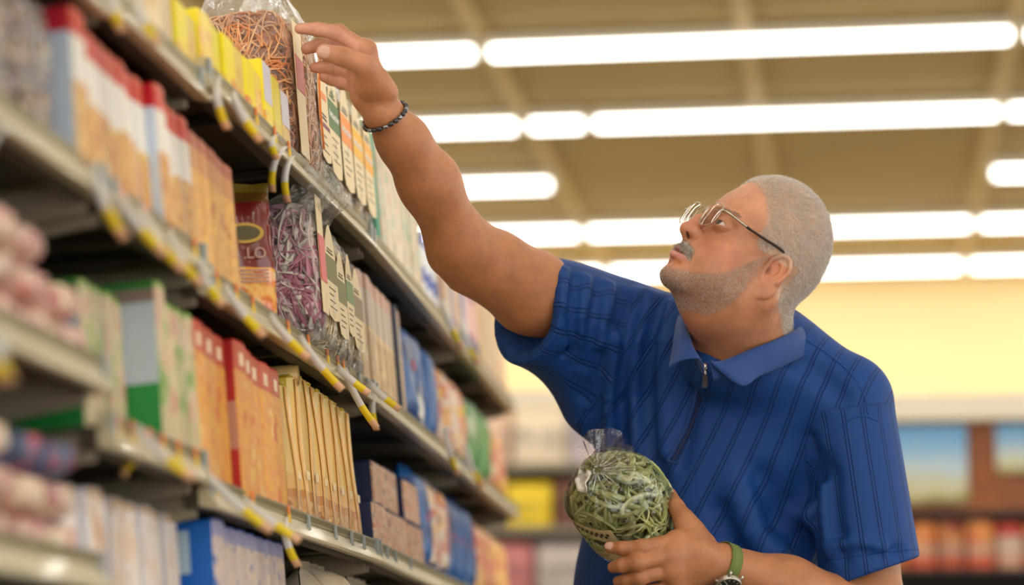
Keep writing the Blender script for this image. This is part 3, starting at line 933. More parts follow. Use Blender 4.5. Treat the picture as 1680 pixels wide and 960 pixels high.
blue = print_mat('blue_bag', [(0, S(10, 70, 130)), (0.9, S(10, 50, 100))], [S(8, 62, 124), S(14, 96, 168), S(8, 50, 106)], 12, 0.38, (0.0, 1.0), coat=0.1)
multi = print_mat('multi_bag', [(0, S(60, 80, 120)), (0.22, S(210, 190, 150)), (0.75, S(190, 196, 206))], [S(40, 90, 150), S(236, 170, 60), S(226, 220, 206), S(206, 80, 50), S(240, 200, 90)], 16, 0.35, (0.15, 0.95))
greenb = print_mat('green_bag', [(0, S(40, 130, 60)), (0.5, S(60, 150, 70)), (0.8, S(30, 110, 50))], [S(30, 110, 50), S(120, 180, 90), S(40, 140, 60), S(210, 220, 190)], 14, 0.35, (0.0, 0.8))
orng = print_mat('orange_bag', [(0, S(240, 180, 110)), (0.4, S(236, 150, 80)), (0.75, S(240, 210, 150))], [S(240, 130, 60), S(246, 206, 120), S(226, 110, 90), S(250, 226, 180)], 16, 0.4, (0.0, 1.0))
pm_blue = pillow_mesh('chip_bag', 0.25, 0.205, 0.085, [blue], 9)
b_ = link('blue_bag', pm_blue); tag(b_, 'large blue plastic bag with white stripe on the second shelf', 'bag')
P = [(0.006 - 0.037 * (1 - math.cos(1.2 * t)), 0.075 + 0.012 * math.sin(3 * t), 0.02 + 0.145 * t) for t in np.linspace(0, 1, 10)]
link('white_stripe', mesh_of('white_stripe', *ribbon_geo(np.array(P), 0.02, np.array([1.0, 0, 0]), 0.001) if 'ribbon_geo' in globals() else box_geo(0, .001, 0, .01, 0, .1), [m_white]), b_)
oval(-0.02, 0.118, 0.03, 0.011, -0.006, 0.006, m_red, 'red_logo', b_)
oval(0.0, 0.045, 0.035, 0.02, -0.006, 0.006, m_white, 'white_spot', b_)
on_shelf(b_, 2, 4.175, dx=0.002)
b_ = link('blue_bag', pillow_mesh('chip_bag', 0.11, 0.2, 0.075, [blue], 19)); tag(b_, 'smaller blue bag squeezed in after the large blue one, second shelf', 'bag'); on_shelf(b_, 2, 4.36, dx=0.0)
pm_multi = [pillow_mesh('pouch', 0.101, 0.195, 0.07, [multi], 30 + k, nu=12, nv=14) for k in range(3)]
for i in range(4):
    b_ = link('snack_pouch', pm_multi[i % 3]); tag(b_, 'multicoloured pouch between blue and green bags', 'pouch', 'multicoloured pouches on the second shelf')
    on_shelf(b_, 2, 4.456 + 0.106 * i, dx=RNG.uniform(0, 0.01))
pm_g = pillow_mesh('pouch', 0.170, 0.19, 0.08, [greenb], 41, nu=12, nv=14)
for i in range(2):
    b_ = link('green_bag', pm_g); tag(b_, ['green bag right after the multicoloured pouches, second shelf', 'second green bag farther along the second shelf'][i], 'bag', 'green bags on the second shelf')
    on_shelf(b_, 2, 4.925 + 0.182 * i)
pm_o = pillow_mesh('pouch', 0.115, 0.18, 0.08, [orng], 43, nu=12, nv=14)
for i in range(3):
    b_ = link('orange_pouch', pm_o); tag(b_, 'orange yellow pouch ending the second shelf', 'pouch', 'orange pouches on the second shelf')
    on_shelf(b_, 2, 5.258 + 0.119 * i if i < 2 else 5.44, dx=0 if i < 2 else 0.1)

# ------------------------------------------------------------------ goods: top shelf
crm = print_mat('cream_front', [(0, S(226, 206, 150)), (0.6, S(214, 186, 120))], [S(206, 170, 110), S(236, 220, 180)], 24, 0.5, (0, 0.6))
for i in range(5):
    o = carton('cream_carton', 0.052, 0.12, 0.11, crm, crm, 'cream carton at the near end of the top shelf', group='cream cartons on the top shelf'); on_shelf(o, 1, 2.31 + 0.0545 * i)
yel = print_mat('yellow_front', [(0, S(238, 200, 60)), (0.30, S(246, 226, 20))], [S(230, 140, 80), S(244, 214, 60), S(250, 226, 40)], 30, 0.42, (0, 0.32))
yelp = print_mat('yellow_pale', [(0, S(236, 196, 110)), (0.5, S(240, 214, 90))], [S(226, 150, 110), S(244, 214, 90), S(236, 190, 120)], 30, 0.42, (0, 0.7))
yels = print_mat('yellow_side', [(0, S(246, 226, 10))], None)
wpan = mat('grey_white_panel', S(214, 212, 224), 0.45)
for i in range(11):
    y = 2.597 + 0.0527 * i
    fr = yel if i in (0, 3, 4, 6, 8, 9) else yelp
    o = carton('yellow_box', 0.0505, 0.07, 0.078 if i < 8 else 0.104 - 0.006 * (i - 8), fr, yels, 'low bright yellow box before the orange noodle bag',
               'box', 'yellow boxes on the top shelf', panel=(wpan, 0.45, 0.97, 0.9) if i in (8, 10) else None)
    on_shelf(o, 1, y, dx=RNG.uniform(0, 0.002))
    if i in (8, 10): o['label'] = 'low yellow box with white panel, %s, on the top shelf' % ('left one' if i == 8 else 'right one touching the noodle bag')
o = carton('black_box', 0.06, 0.05, 0.12, print_mat('black_card', [(0, S(40, 34, 30))], None), MATS['black_card'], 'dark box behind the yellow boxes on the top shelf', 'box'); on_shelf(o, 1, 2.82, dx=0.08)

rust = [S(216, 136, 80), S(240, 176, 118), S(200, 112, 60), S(246, 200, 150), S(226, 150, 94)]
peach = [S(232, 170, 120), S(244, 200, 156), S(214, 146, 92), S(250, 216, 180)]
b_ = pasta_bag('big clear bag of rust orange noodles with red and beige label strip, top shelf', 0.086, 0.145, 0.345, 0.238, rust, 'rust', 71, 760, 0.0024, 0.002, 0.55, 0.008, 14, core=S(206, 132, 82))
V_, F_ = box_geo(0.000, 0.0008, -0.026, 0.026, 0.02, 0.215); st = link('label_strip', mesh_of('label_strip', V_, F_, [m_label]), b_, (0.0015, 0.004, 0))
V_, F_ = box_geo(0.0008, 0.0014, -0.026, 0.026, 0.115, 0.165); link('red_block', mesh_of('red_block', V_, F_, [mat('rust_red_print', S(196, 70, 62), 0.45)]), st)
on_shelf(b_, 1, 3.214, dx=0.002)
b_ = pasta_bag('clear bag of pale orange noodles gripped by the raised hand, top shelf', 0.135, 0.115, 0.315, 0.250, peach, 'peach', 72, 560, 0.0023, 0.0019, 0.55, 0.008, 14,
               arch=(0.066, 0.175, 0.045, (0.30, 0.34), mat('plum_print', S(120, 30, 80), 0.5), None), core=S(222, 160, 112))
V_, F_ = tube_geo([(0.002, -0.026, 0.06), (0.002, -0.029, 0.12), (0.002, -0.022, 0.165), (0.002, 0.0, 0.205)], 0.0026, 6)
link('orange_border', mesh_of('orange_border', V_, F_, [mat('orange_print', S(240, 130, 20), 0.45)], None, True), b_)
V_, F_ = box_geo(0.0019, 0.0024, -0.024, 0.022, 0.142, 0.152); link('orange_band', mesh_of('orange_band', V_, F_, [MATS['orange_print']]), b_)
for _c in b_.children:
    if _c.name.startswith(('arch_label', 'orange')): _c.location.y += 0.033
on_shelf(b_, 1, 3.328, dx=0.0)
herb = [S(120, 140, 70), S(160, 176, 100), S(96, 120, 60), S(196, 204, 150)]
for i, (y, w, cols, key, pc, lb_, wd) in enumerate((
        (3.447, 0.080, herb, 'herb', mat('panel_deep_green', S(70, 112, 44), 0.5), 'clear bag of green pasta with green panel and leaf on its label, top shelf', 'fettuccine'),
        (3.537, 0.083, cream, 'cream', orange, 'clear bag of cream pasta with orange panel on its label, top shelf', 'fettuccine'),
        (3.625, 0.084, cream, 'cream', amber2, 'clear bag of cream pasta with golden panel on its label, top shelf', 'fettuccine'),
        (3.717, 0.086, cream, 'cream', amber, 'clear bag of cream pasta with deep amber panel on its label, top shelf', 'fettuccine'))):
    b_ = pasta_bag(lb_, w, 0.10, 0.25, 0.21, cols, key, 80 + i, 200, 0.0034, 0.0015, 0.5, 0.008, 12, arch=(w * 0.94, 0.175, 0.04, (0.42, 0.68), pc, wd), group='arch label pasta bags on the top shelf')
    if i == 0:
        lv = []
        for a in np.linspace(0, 2 * math.pi, 15)[:-1]:
            rr2 = 0.011 * (1.0 if int(round(a / (2 * math.pi / 14))) % 2 == 0 else 0.5); lv.append((0.0022, rr2 * math.cos(a), 0.172 + rr2 * math.sin(a)))
        link('leaf_print', mesh_of('leaf_print', lv, [tuple(range(14))], [MATS['panel_deep_green']]), b_)
    on_shelf(b_, 1, y, dx=0.003)
pale = print_mat('pale_front', [(0, S(206, 206, 176)), (0.3, S(216, 206, 186)), (0.7, S(226, 216, 200))], [S(176, 206, 180), S(236, 220, 196), S(222, 190, 150), S(150, 200, 176)], 26, 0.45, (0.0, 0.9))
teal = print_mat('teal_edge', [(0, S(110, 190, 160))], None)
o = carton('pale_carton', 0.014, 0.10, 0.215, teal, teal, 'narrow teal edged carton beside the amber pasta bag, top shelf'); on_shelf(o, 1, 3.775)
for i in range(8):
    o = carton('pale_carton', 0.052, 0.10, 0.20, pale, teal, 'pale green and beige carton behind the raised forearm', group='pale cartons on the top shelf'); on_shelf(o, 1, 3.814 + 0.0545 * i)
# white bottles then mixed cartons beyond the arm


def bottle_mesh(h, r):
    prof = [(0.0, 0.9), (0.004, 1.0), (0.62 * h, 1.0), (0.74 * h, 0.75), (0.82 * h, 0.42), (0.86 * h, 0.40)]
    n = 16; V = []; F = []
    for z, k in prof:
        for i in range(n): V.append((r * k * math.cos(2 * math.pi * i / n) - r, r * k * math.sin(2 * math.pi * i / n), z))
    for l in range(len(prof) - 1):
        for i in range(n): F.append((l * n + i, l * n + (i + 1) % n, (l + 1) * n + (i + 1) % n, (l + 1) * n + i))
    F += [tuple(range(n - 1, -1, -1)), tuple((len(prof) - 1) * n + i for i in range(n))]
    return mesh_of('bottle', V, F, [print_mat('bottle_white', [(0, S(236, 236, 240)), (0.3, S(90, 110, 190)), (0.5, S(238, 238, 242))], None)], None, True)


bmsh = bottle_mesh(0.17, 0.035)
capm = mesh_of('cap', *tube_geo([(-0.035, 0, 0.146), (-0.035, 0, 0.17)], 0.017, 14), [mat('cap_blue', S(60, 70, 170), 0.4)])
for i in range(3):
    b_ = link('white_bottle', bmsh); tag(b_, 'white bottle with blue cap behind the raised forearm', 'bottle', 'white bottles on the top shelf'); link('cap', capm, b_)
    on_shelf(b_, 1, 4.285 + 0.075 * i, dx=0.003)
mixm = [print_mat('mix_a', [(0, S(226, 196, 160)), (0.5, S(232, 210, 180))], [S(226, 180, 140), S(240, 216, 190)], 14, 0.5, (0, 1)),
        print_mat('mix_b', [(0, S(60, 70, 140)), (0.3, S(206, 200, 206)), (0.7, S(80, 90, 170))], [S(60, 70, 150), S(226, 216, 216)], 14, 0.5, (0.2, 0.8)),
        print_mat('mix_c', [(0, S(70, 60, 110)), (0.25, S(232, 160, 160)), (0.75, S(130, 40, 120))], [S(236, 170, 170), S(240, 200, 190)], 14, 0.5, (0.25, 0.75)),
        print_mat('mix_d', [(0, S(236, 210, 160)), (0.5, S(238, 220, 180))], [S(240, 196, 130), S(240, 224, 190)], 14, 0.5, (0, 1))]
seq = [0, 1, 0, 1, 2, 2, 3, 3, 0, 3, 3, 0]
for i, k_ in enumerate(seq):
    o = carton('mixed_carton', 0.076, 0.10, 0.15 + 0.02 * ((i * 5) % 3), mixm[k_], mixm[k_], ['peach', 'blue and white', 'pink and purple', 'cream'][k_] + ' carton, top shelf beyond the arm', group=['peach', 'blue', 'pink', 'cream'][k_] + ' cartons past the arm')
    on_shelf(o, 1, 4.535 + 0.0815 * i)

# ------------------------------------------------------------------ goods: third shelf
grn = print_mat('green_front', [(0, S(206, 190, 150)), (0.3, S(214, 196, 170)), (0.8, S(150, 180, 90))], [S(206, 150, 130), S(226, 206, 170), S(130, 170, 80)], 24, 0.5, (0.25, 0.95))
grns = print_mat('green_side', [(0, S(30, 150, 70)), (0.38, S(196, 212, 226)), (0.86, S(150, 130, 120)), (0.94, S(60, 140, 60))], None)
for i in range(4):
    o = carton('soup_carton', 0.0365, 0.11, 0.165, grn, grns, 'cream and green carton left of the green-sided one', group='cream and green cartons on the third shelf'); on_shelf(o, 3, 2.375 + 0.0375 * i, dx=0.036)
o = carton('green_carton', 0.036, 0.11, 0.186, grn, grns, 'carton with pale blue and bright green side panel, third shelf', 'carton'); on_shelf(o, 3, 2.526, dx=-0.002)
for i in range(3):
    o = carton('soup_carton', 0.0325, 0.11, 0.168, grn, grns, 'cream pink and green carton right of the green-sided one', group='cream pink cartons on the third shelf'); on_shelf(o, 3, 2.5615 + 0.0335 * i, bay=1)
red = print_mat('red_front', [(0, S(226, 170, 100)), (0.45, S(230, 160, 70)), (0.80, S(206, 90, 56)), (0.97, S(220, 70, 50))], [S(222, 110, 60), S(240, 180, 70), S(232, 150, 80), S(246, 206, 120)], 26, 0.42, (0.0, 0.78))
reds = print_mat('red_side', [(0, S(196, 40, 44)), (0.3, S(206, 150, 130)), (0.6, S(190, 30, 40))], None)
whit = mat('red_box_mark', S(246, 220, 190), 0.5)
for i in range(8):
    o = carton('cracker_carton', 0.0550, 0.11, 0.195, red, reds, 'red-topped orange and yellow carton, third shelf', group='red and orange cartons on the third shelf', panel=(whit, 0.84, 0.92, 0.35))
    if i == 3: o['label'] = 'red and orange carton with dark red side showing, third shelf'
    on_shelf(o, 3, 2.6825 + 0.0566 * i, dx=-0.006 if i == 3 else RNG.uniform(0, 0.003), bay=2)

# yellow paper packets: bags with folded tops and glued seams
ypk = print_mat('packet_front', [(0, S(150, 90, 40)), (0.03, S(204, 140, 76)), (0.22, S(234, 186, 112)), (0.34, S(240, 202, 124)), (0.9, S(238, 212, 134))], [S(170, 112, 60), S(226, 176, 110), S(196, 140, 84), S(238, 204, 140)], 60, 0.35, (0.0, 0.16), coat=0.2)
ypks = print_mat('packet_side', [(0, S(206, 176, 40)), (0.5, S(224, 196, 60))], None, coat=0.2)
ribm = mat('packet_seam', S(246, 190, 108), 0.4)
for i in range(8):
    r = empty('yellow_packet')
    h = 0.18 if i == 0 else 0.198 if i == 1 else 0.209 - 0.002 * i
    tag(r, 'yellow paper packet with folded top, third shelf', 'packet', 'yellow packets on the third shelf')
    if i == 0: r['label'] = 'shorter first yellow packet with yellow side, beside the red cartons'
    if i == 1: r['label'] = 'yellow packet with loosely rolled top, third shelf'
    if i == 7: r['label'] = 'last yellow packet of the row, beside the navy cartons'
    rg = np.random.default_rng(200 + i)
    w, d = 0.0545, 0.10
    V_, F_, mi = [], [], []
    lv = np.linspace(0, 1, 11); ring = 16
    for t in lv:
        for k_ in range(ring):
            a = 2 * math.pi * (k_ + 0.5) / ring
            c, s_ = math.cos(a), math.sin(a)
            pinch = 1 - 0.10 * t ** 3
            x = np.sign(c) * abs(c) ** 0.35 * d / 2 * (1 - 0.10 * t ** 2); y = np.sign(s_) * abs(s_) ** 0.35 * w / 2 * pinch
            y += 0.0018 * math.sin(7 * t + i + 2 * a); x += 0.0016 * math.sin(5 * t + 2 * i)
            V_.append((x - d / 2, y, t * h))
    for l in range(len(lv) - 1):
        for k_ in range(ring):
            q = (l * ring + k_, l * ring + (k_ + 1) % ring, (l + 1) * ring + (k_ + 1) % ring, (l + 1) * ring + k_)
            F_.append(q); c = np.mean([V_[j][0] for j in q]); mi.append(0 if c > -0.012 else 1)
    F_ += [tuple(range(ring - 1, -1, -1)), tuple((len(lv) - 1) * ring + k_ for k_ in range(ring))]; mi += [1, 1]
    link('paper', mesh_of('paper', V_, F_, [ypk, ypks], mi), r)
    P = np.array([(0.0012 + 0.0016 * math.sin(5 * t + 2 * i) - 0.005 * t ** 2, -0.010 + 0.0018 * math.sin(7 * t + i), t * h) for t in np.linspace(0.02, 0.99, 10)])
    wv = [0.0014 + 0.0062 * min(1, 2.2 * t) for t in np.linspace(0.02, 0.99, 10)]
    link('front_seam', mesh_of('front_seam', *tube_geo(P, wv, 6, flat=0.16), [ribm], None, True), r)
    V_, F_ = box_geo(-d * 0.92, -0.006, -w * 0.42, -w * 0.12, h, h + 0.005, 0.002)
    link('folded_top', mesh_of('folded_top', V_, F_, [ypks]), r)
    V_, F_ = box_geo(0.0008, 0.0020, w * 0.05, w * 0.32, h * 0.30, h * 0.36, 0.0005)
    link('torn_edge', mesh_of('torn_edge', V_, F_, [mat('packet_pale', S(246, 226, 180), 0.4)]), r)
    if i == 1:
        th = np.linspace(0, 5.2, 22)
        Pr = [(-0.02 + 0.0, -0.0, 0) for _ in th]
        V_, F_ = tube_geo([(-0.10, 0.002, h + 0.008), (-0.05, 0.004, h + 0.010), (-0.002, 0.006, h + 0.006)], [0.012, 0.014, 0.015], 12)
        link('rolled_top', mesh_of('rolled_top', V_, F_, [ypk], None, True), r)
    on_shelf(r, 3, 3.148 + 0.0564 * i, dx=0.001)

# navy cartons, two high, and the big blue carton behind
pic = [S(150, 110, 90), S(206, 170, 140), S(196, 120, 90), S(226, 200, 170), S(120, 90, 90), S(222, 150, 100)]
navf = print_mat('navy_front', [(0, S(44, 44, 80)), (0.04, S(176, 140, 116)), (0.94, S(60, 60, 96))], pic, 32, 0.4, (0.05, 0.93))
navs = print_mat('navy_side', [(0, S(20, 34, 84))], None)
def navy(w, h, y, z, dx, label):
    o = carton('navy_carton', w, 0.12, h, navf, navs, label); on_shelf(o, 3, y, dx=dx, dz=z); return o


navy(0.115, 0.075, 3.722, 0.0, 0.0, 'navy carton with photo front at the left end of the bottom row')
navy(0.225, 0.075, 3.899, 0.0, 0.003, 'long navy carton with photo front in the middle of the bottom row')
navy(0.16, 0.075, 4.098, 0.0, 0.003, 'navy carton with photo front in the bottom row beside the blue bags')
navy(0.23, 0.073, 3.86, 0.0765, 0.010, 'upper navy carton stacked over the left and middle ones')
navy(0.155, 0.073, 4.098, 0.0765, 0.005, 'upper navy carton stacked beside the blue bags')
o = carton('blue_carton', 0.34, 0.08, 0.205, print_mat('deepblue', [(0, S(24, 66, 140)), (0.7, S(20, 96, 170))], None), MATS['deepblue'], 'big deep blue carton standing behind the navy cartons'); on_shelf(o, 3, 3.99, dx=0.135)
pm_b2 = [pillow_mesh('pouch', 0.118, 0.2, 0.075, [blue if k else multi], 60 + k, nu=12, nv=14) for k in range(2)]
for i, k_ in enumerate((1, 0, 0, 1, 1, 1)):
    b_ = link('blue_pouch', pm_b2[k_]); tag(b_, 'blue pouch with bright picture on the third shelf' if k_ else 'white and orange pouch among blue ones', 'pouch', 'blue pouches on the third shelf' if k_ else 'white pouches on the third shelf')
    if k_: oval(0.01, 0.10, 0.018, 0.01, -0.004, 0.004, m_red, 'red_logo', b_)
    on_shelf(b_, 3, 4.248 + 0.1215 * i, dx=RNG.uniform(0, 0.008))
for i in range(4):
    b_ = link('orange_sack', pm_o); tag(b_, 'cream and orange bag ending the third shelf', 'bag', 'orange bags on the third shelf'); on_shelf(b_, 3, 5.00 + 0.128 * i)

# ------------------------------------------------------------------ goods: fourth shelf and the nearest bay
wht = print_mat('white_front', [(0, S(206, 130, 70)), (0.22, S(226, 214, 204)), (0.8, S(190, 160, 130))], [S(226, 196, 170), S(236, 228, 222), S(196, 150, 110)], 20, 0.5, (0.2, 0.95))
whts = print_mat('white_side', [(0, S(220, 224, 236))], None)
for i in range(8):
    o = carton('white_carton', 0.0455, 0.12, 0.205, wht, whts, 'white and tan carton left of the blue cartons', group='white cartons on the fourth shelf'); on_shelf(o, 4, 2.315 + 0.0495 * i, dx=RNG.uniform(0, 0.004) + 0.022 - 0.006 * (i % 2), bay=1)
blf = print_mat('blue_front', [(0, S(60, 80, 150)), (0.2, S(196, 186, 190)), (0.9, S(150, 150, 190))], [S(216, 196, 180), S(196, 180, 186), S(226, 206, 180), S(110, 120, 180)], 40, 0.42, (0.05, 0.9))
bls = print_mat('blue_side', [(0, S(20, 90, 190)), (0.05, S(206, 186, 110)), (0.42, S(30, 70, 160)), (0.60, S(16, 110, 210))], None)
for i in range(8):
    o = carton('blue_box', 0.0495, 0.12, 0.212, blf, bls, 'bright blue carton, fourth shelf', group='blue cartons on the fourth shelf')
    if i == 0:
        o['label'] = 'first bright blue carton, its printed side showing, fourth shelf'
        tv, tf = box_geo(-0.098, -0.03, -0.0268, -0.0262, 0.150, 0.200, 0.0)
        link('white_print', mesh_of('white_print', tv, tf, [mat('pale_blue_print', S(190, 216, 232), 0.5)]), o)
        tv, tf = box_geo(-0.04, -0.02, -0.0268, -0.0262, 0.083, 0.097, 0.0)
        link('red_mark', mesh_of('red_mark', tv, tf, [m_red]), o)
    on_shelf(o, 4, 2.745 + 0.0508 * i, dx=0.004 * ((i * 3) % 3) - (0.012 if i == 0 else 0))
kraft = print_mat('kraft', [(0, S(206, 160, 90))], None)
o = carton('kraft_box', 0.06, 0.12, 0.15, kraft, kraft, 'kraft brown box next to the blue cartons, fourth shelf', 'box'); on_shelf(o, 4, 3.185)
sackm = print_mat('sack_cream', [(0, S(226, 206, 170)), (0.6, S(236, 222, 196))], [S(226, 200, 160), S(244, 232, 210)], 12, 0.4, (0, 1), coat=0.2)
pm_s = [pillow_mesh('sack', 0.16, 0.216, 0.10, [sackm], 90 + k, wr=0.012) for k in range(2)]
for i in range(4):
    b_ = link('cream_sack', pm_s[i % 2]); tag(b_, 'crumpled cream bag standing under the navy cartons', 'bag', 'cream bags on the fourth shelf'); on_shelf(b_, 4, 3.50 + 0.168 * i, dx=0.03 * (i % 2))
pink = print_mat('pink_sachet', [(0, S(226, 190, 170)), (0.5, S(232, 206, 190))], [S(206, 120, 110), S(238, 214, 196), S(190, 110, 120), S(226, 206, 170), S(240, 228, 216)], 30, 0.4, (0, 1))
dkb = print_mat('dark_blue_sachet', [(0, S(40, 56, 90)), (0.6, S(70, 90, 130))], [S(30, 44, 76), S(90, 110, 150), S(206, 60, 60)], 24, 0.4, (0, 1))
pm_p = [pillow_mesh('sachet', 0.085, 0.040, 0.09, [pink], 110 + k, 0.004, 10, 8, 0.003, 0.4) for k in range(3)]
pm_d = pillow_mesh('sachet', 0.085, 0.040, 0.09, [dkb], 120, 0.004, 10, 8, 0.003, 0.4)
LV = {3: 'upper', 4: 'lower'}
for lv, zmax in ((3, 3), (4, 3)):
    for r_ in range(5):
        for z_ in range(zmax):
            y = 1.86 + 0.089 * r_
            if lv == 3 and r_ > 3 and z_ > 1: continue
            dark = lv == 4 and z_ == 2 and r_ in (3, 4)
            b_ = link('sachet', pm_d if dark else pm_p[(r_ + z_) % 3])
            tag(b_, ('%s dark blue small bag on top of the lower pile of pink bags' % ('nearer' if r_ == 3 else 'farther') if dark else 'small pink and cream bag, %s layer of the %s pile, %s from the near end' % (['bottom', 'middle', 'top'][z_], LV[lv], 'first second third fourth fifth'.split()[r_])), 'small bag', 'dark small bags' if dark else 'pink bags in the %s pile' % LV[lv])
            on_shelf(b_, lv, y, dz=0.0405 * z_, dx=RNG.uniform(0, 0.012), bay=0)


ORD = ['first', 'second', 'third', 'fourth', 'fifth', 'sixth', 'seventh', 'eighth', 'ninth', 'tenth', 'eleventh', 'twelfth', 'thirteenth', 'fourteenth', 'fifteenth']


def count_rows():
    """Things of one row that only their order tells apart get that order into their labels."""
    rows_ = {}
    for o in COL.objects:
        if 'label' in o and 'group' in o and o.parent is None and 'pile' not in o['group'] and 'dark small' not in o['group']:
            rows_.setdefault(o['label'], []).append(o)
    for lb_, os_ in rows_.items():
        if 1 < len(os_) <= 15:
            os_.sort(key=lambda q: (q.location.y, q.location.x))
            for k_, q in enumerate(os_):
                q['label'] = ORD[k_] + ' ' + lb_ + ', from the near end'
                if len(q['label'].split()) > 16: print('LONG', q['label'])


count_rows()

# ------------------------------------------------------------------ implicit surfaces: one continuous skin from many blended shapes
class Field:
    def __init__(self, far=0.5, pad=0.012):
        self.ops = []; self.far = far; self.pad = pad

    def add(self, fn, lo, hi, k=0.01, op='u', w=None):
        self.ops.append((op, fn, np.asarray(lo, float), np.asarray(hi, float), k)); return self

    # shapes ---------------------------------------------------------
    def cap(self, a, b, ra, rb, k=0.01, op='u', flat=None):
        """Tapered capsule; flat=(axis vector, factor) squashes it along a direction."""
        fn, lo, hi = capsule(a, b, ra, rb, flat)
        return self.add(fn, lo, hi, k, op)

    def ell(self, c, r, R=None, k=0.01, op='u'):
        fn, lo, hi = ellipsoid(c, r, R)
        return self.add(fn, lo, hi, k, op)

    def chain(self, P, Rr, k=0.01, op='u', kin=0.004):
        fs = [capsule(P[i], P[i + 1], Rr[i], Rr[i + 1]) for i in range(len(P) - 1)]
        def fn(X):
            d = fs[0][0](X)
            for f, _, _ in fs[1:]: d = smin(d, f(X), kin)
            return d
        lo = np.min([f[1] for f in fs], axis=0); hi = np.max([f[2] for f in fs], axis=0)
        return self.add(fn, lo, hi, k, op)

    def half(self, p, n, k=0.004):
        """Keep only the side that n points to."""
        p = np.asarray(p, float); n = np.asarray(n, float) / np.linalg.norm(n)
        return self.add(lambda X: -((X - p) @ n), np.full(3, -99.0), np.full(3, 99.0), k, 'i')

    def eval(self, X, lo=None, hi=None):
        if lo is None: lo, hi = X.min(0), X.max(0)
        d = np.full(len(X), self.far)
        for op, fn, a, b, k in self.ops:
            m = max(k, 0.0) + self.pad
            if (a - m > hi).any() or (b + m < lo).any(): continue
            g = fn(X)
            if op == 'u': d = smin(d, g, k)
            elif op == 's': d = -smin(-d, g, k)
            elif op == 'i': d = -smin(-d, -g, k)
            elif op == 'd': d = d + g
        return d


def smin(a, b, k):
    if k <= 0: return np.minimum(a, b)
    h = np.clip(k - np.abs(a - b), 0, None) / k
    return np.minimum(a, b) - h * h * k * 0.25


def capsule(a, b, ra, rb, flat=None):
    a = np.asarray(a, float); b = np.asarray(b, float); ab = b - a; L2 = max(ab @ ab, 1e-12)
    if flat is not None:
        fv = np.asarray(flat[0], float); fv /= np.linalg.norm(fv); ff = flat[1]
    def fn(X):
        P = X - a
        if flat is not None: P = P + np.outer(P @ fv, fv) * (1 / ff - 1)
        if flat is not None:
            abf = ab + (ab @ fv) * fv * (1 / ff - 1); l2 = abf @ abf
        else: abf, l2 = ab, L2
        t = np.clip(P @ abf / l2, 0, 1)
        d = P - t[:, None] * abf
        return np.sqrt((d * d).sum(1)) - (ra + (rb - ra) * t)
    r = max(ra, rb)
    return fn, np.minimum(a, b) - r, np.maximum(a, b) + r


def ellipsoid(c, r, R=None):
    c = np.asarray(c, float); r = np.asarray(r, float)
    R = np.eye(3) if R is None else np.asarray(R, float)      # columns: local axes in world
    def fn(X):
        q = (X - c) @ R
        k0 = np.sqrt(((q / r) ** 2).sum(1)); k1 = np.sqrt(((q / (r * r)) ** 2).sum(1))
        return np.where(k1 > 1e-9, k0 * (k0 - 1) / np.maximum(k1, 1e-9), -r.min())
    e = np.sqrt(((R * r) ** 2).sum(1))
    return fn, c - e, c + e


_CORN = None


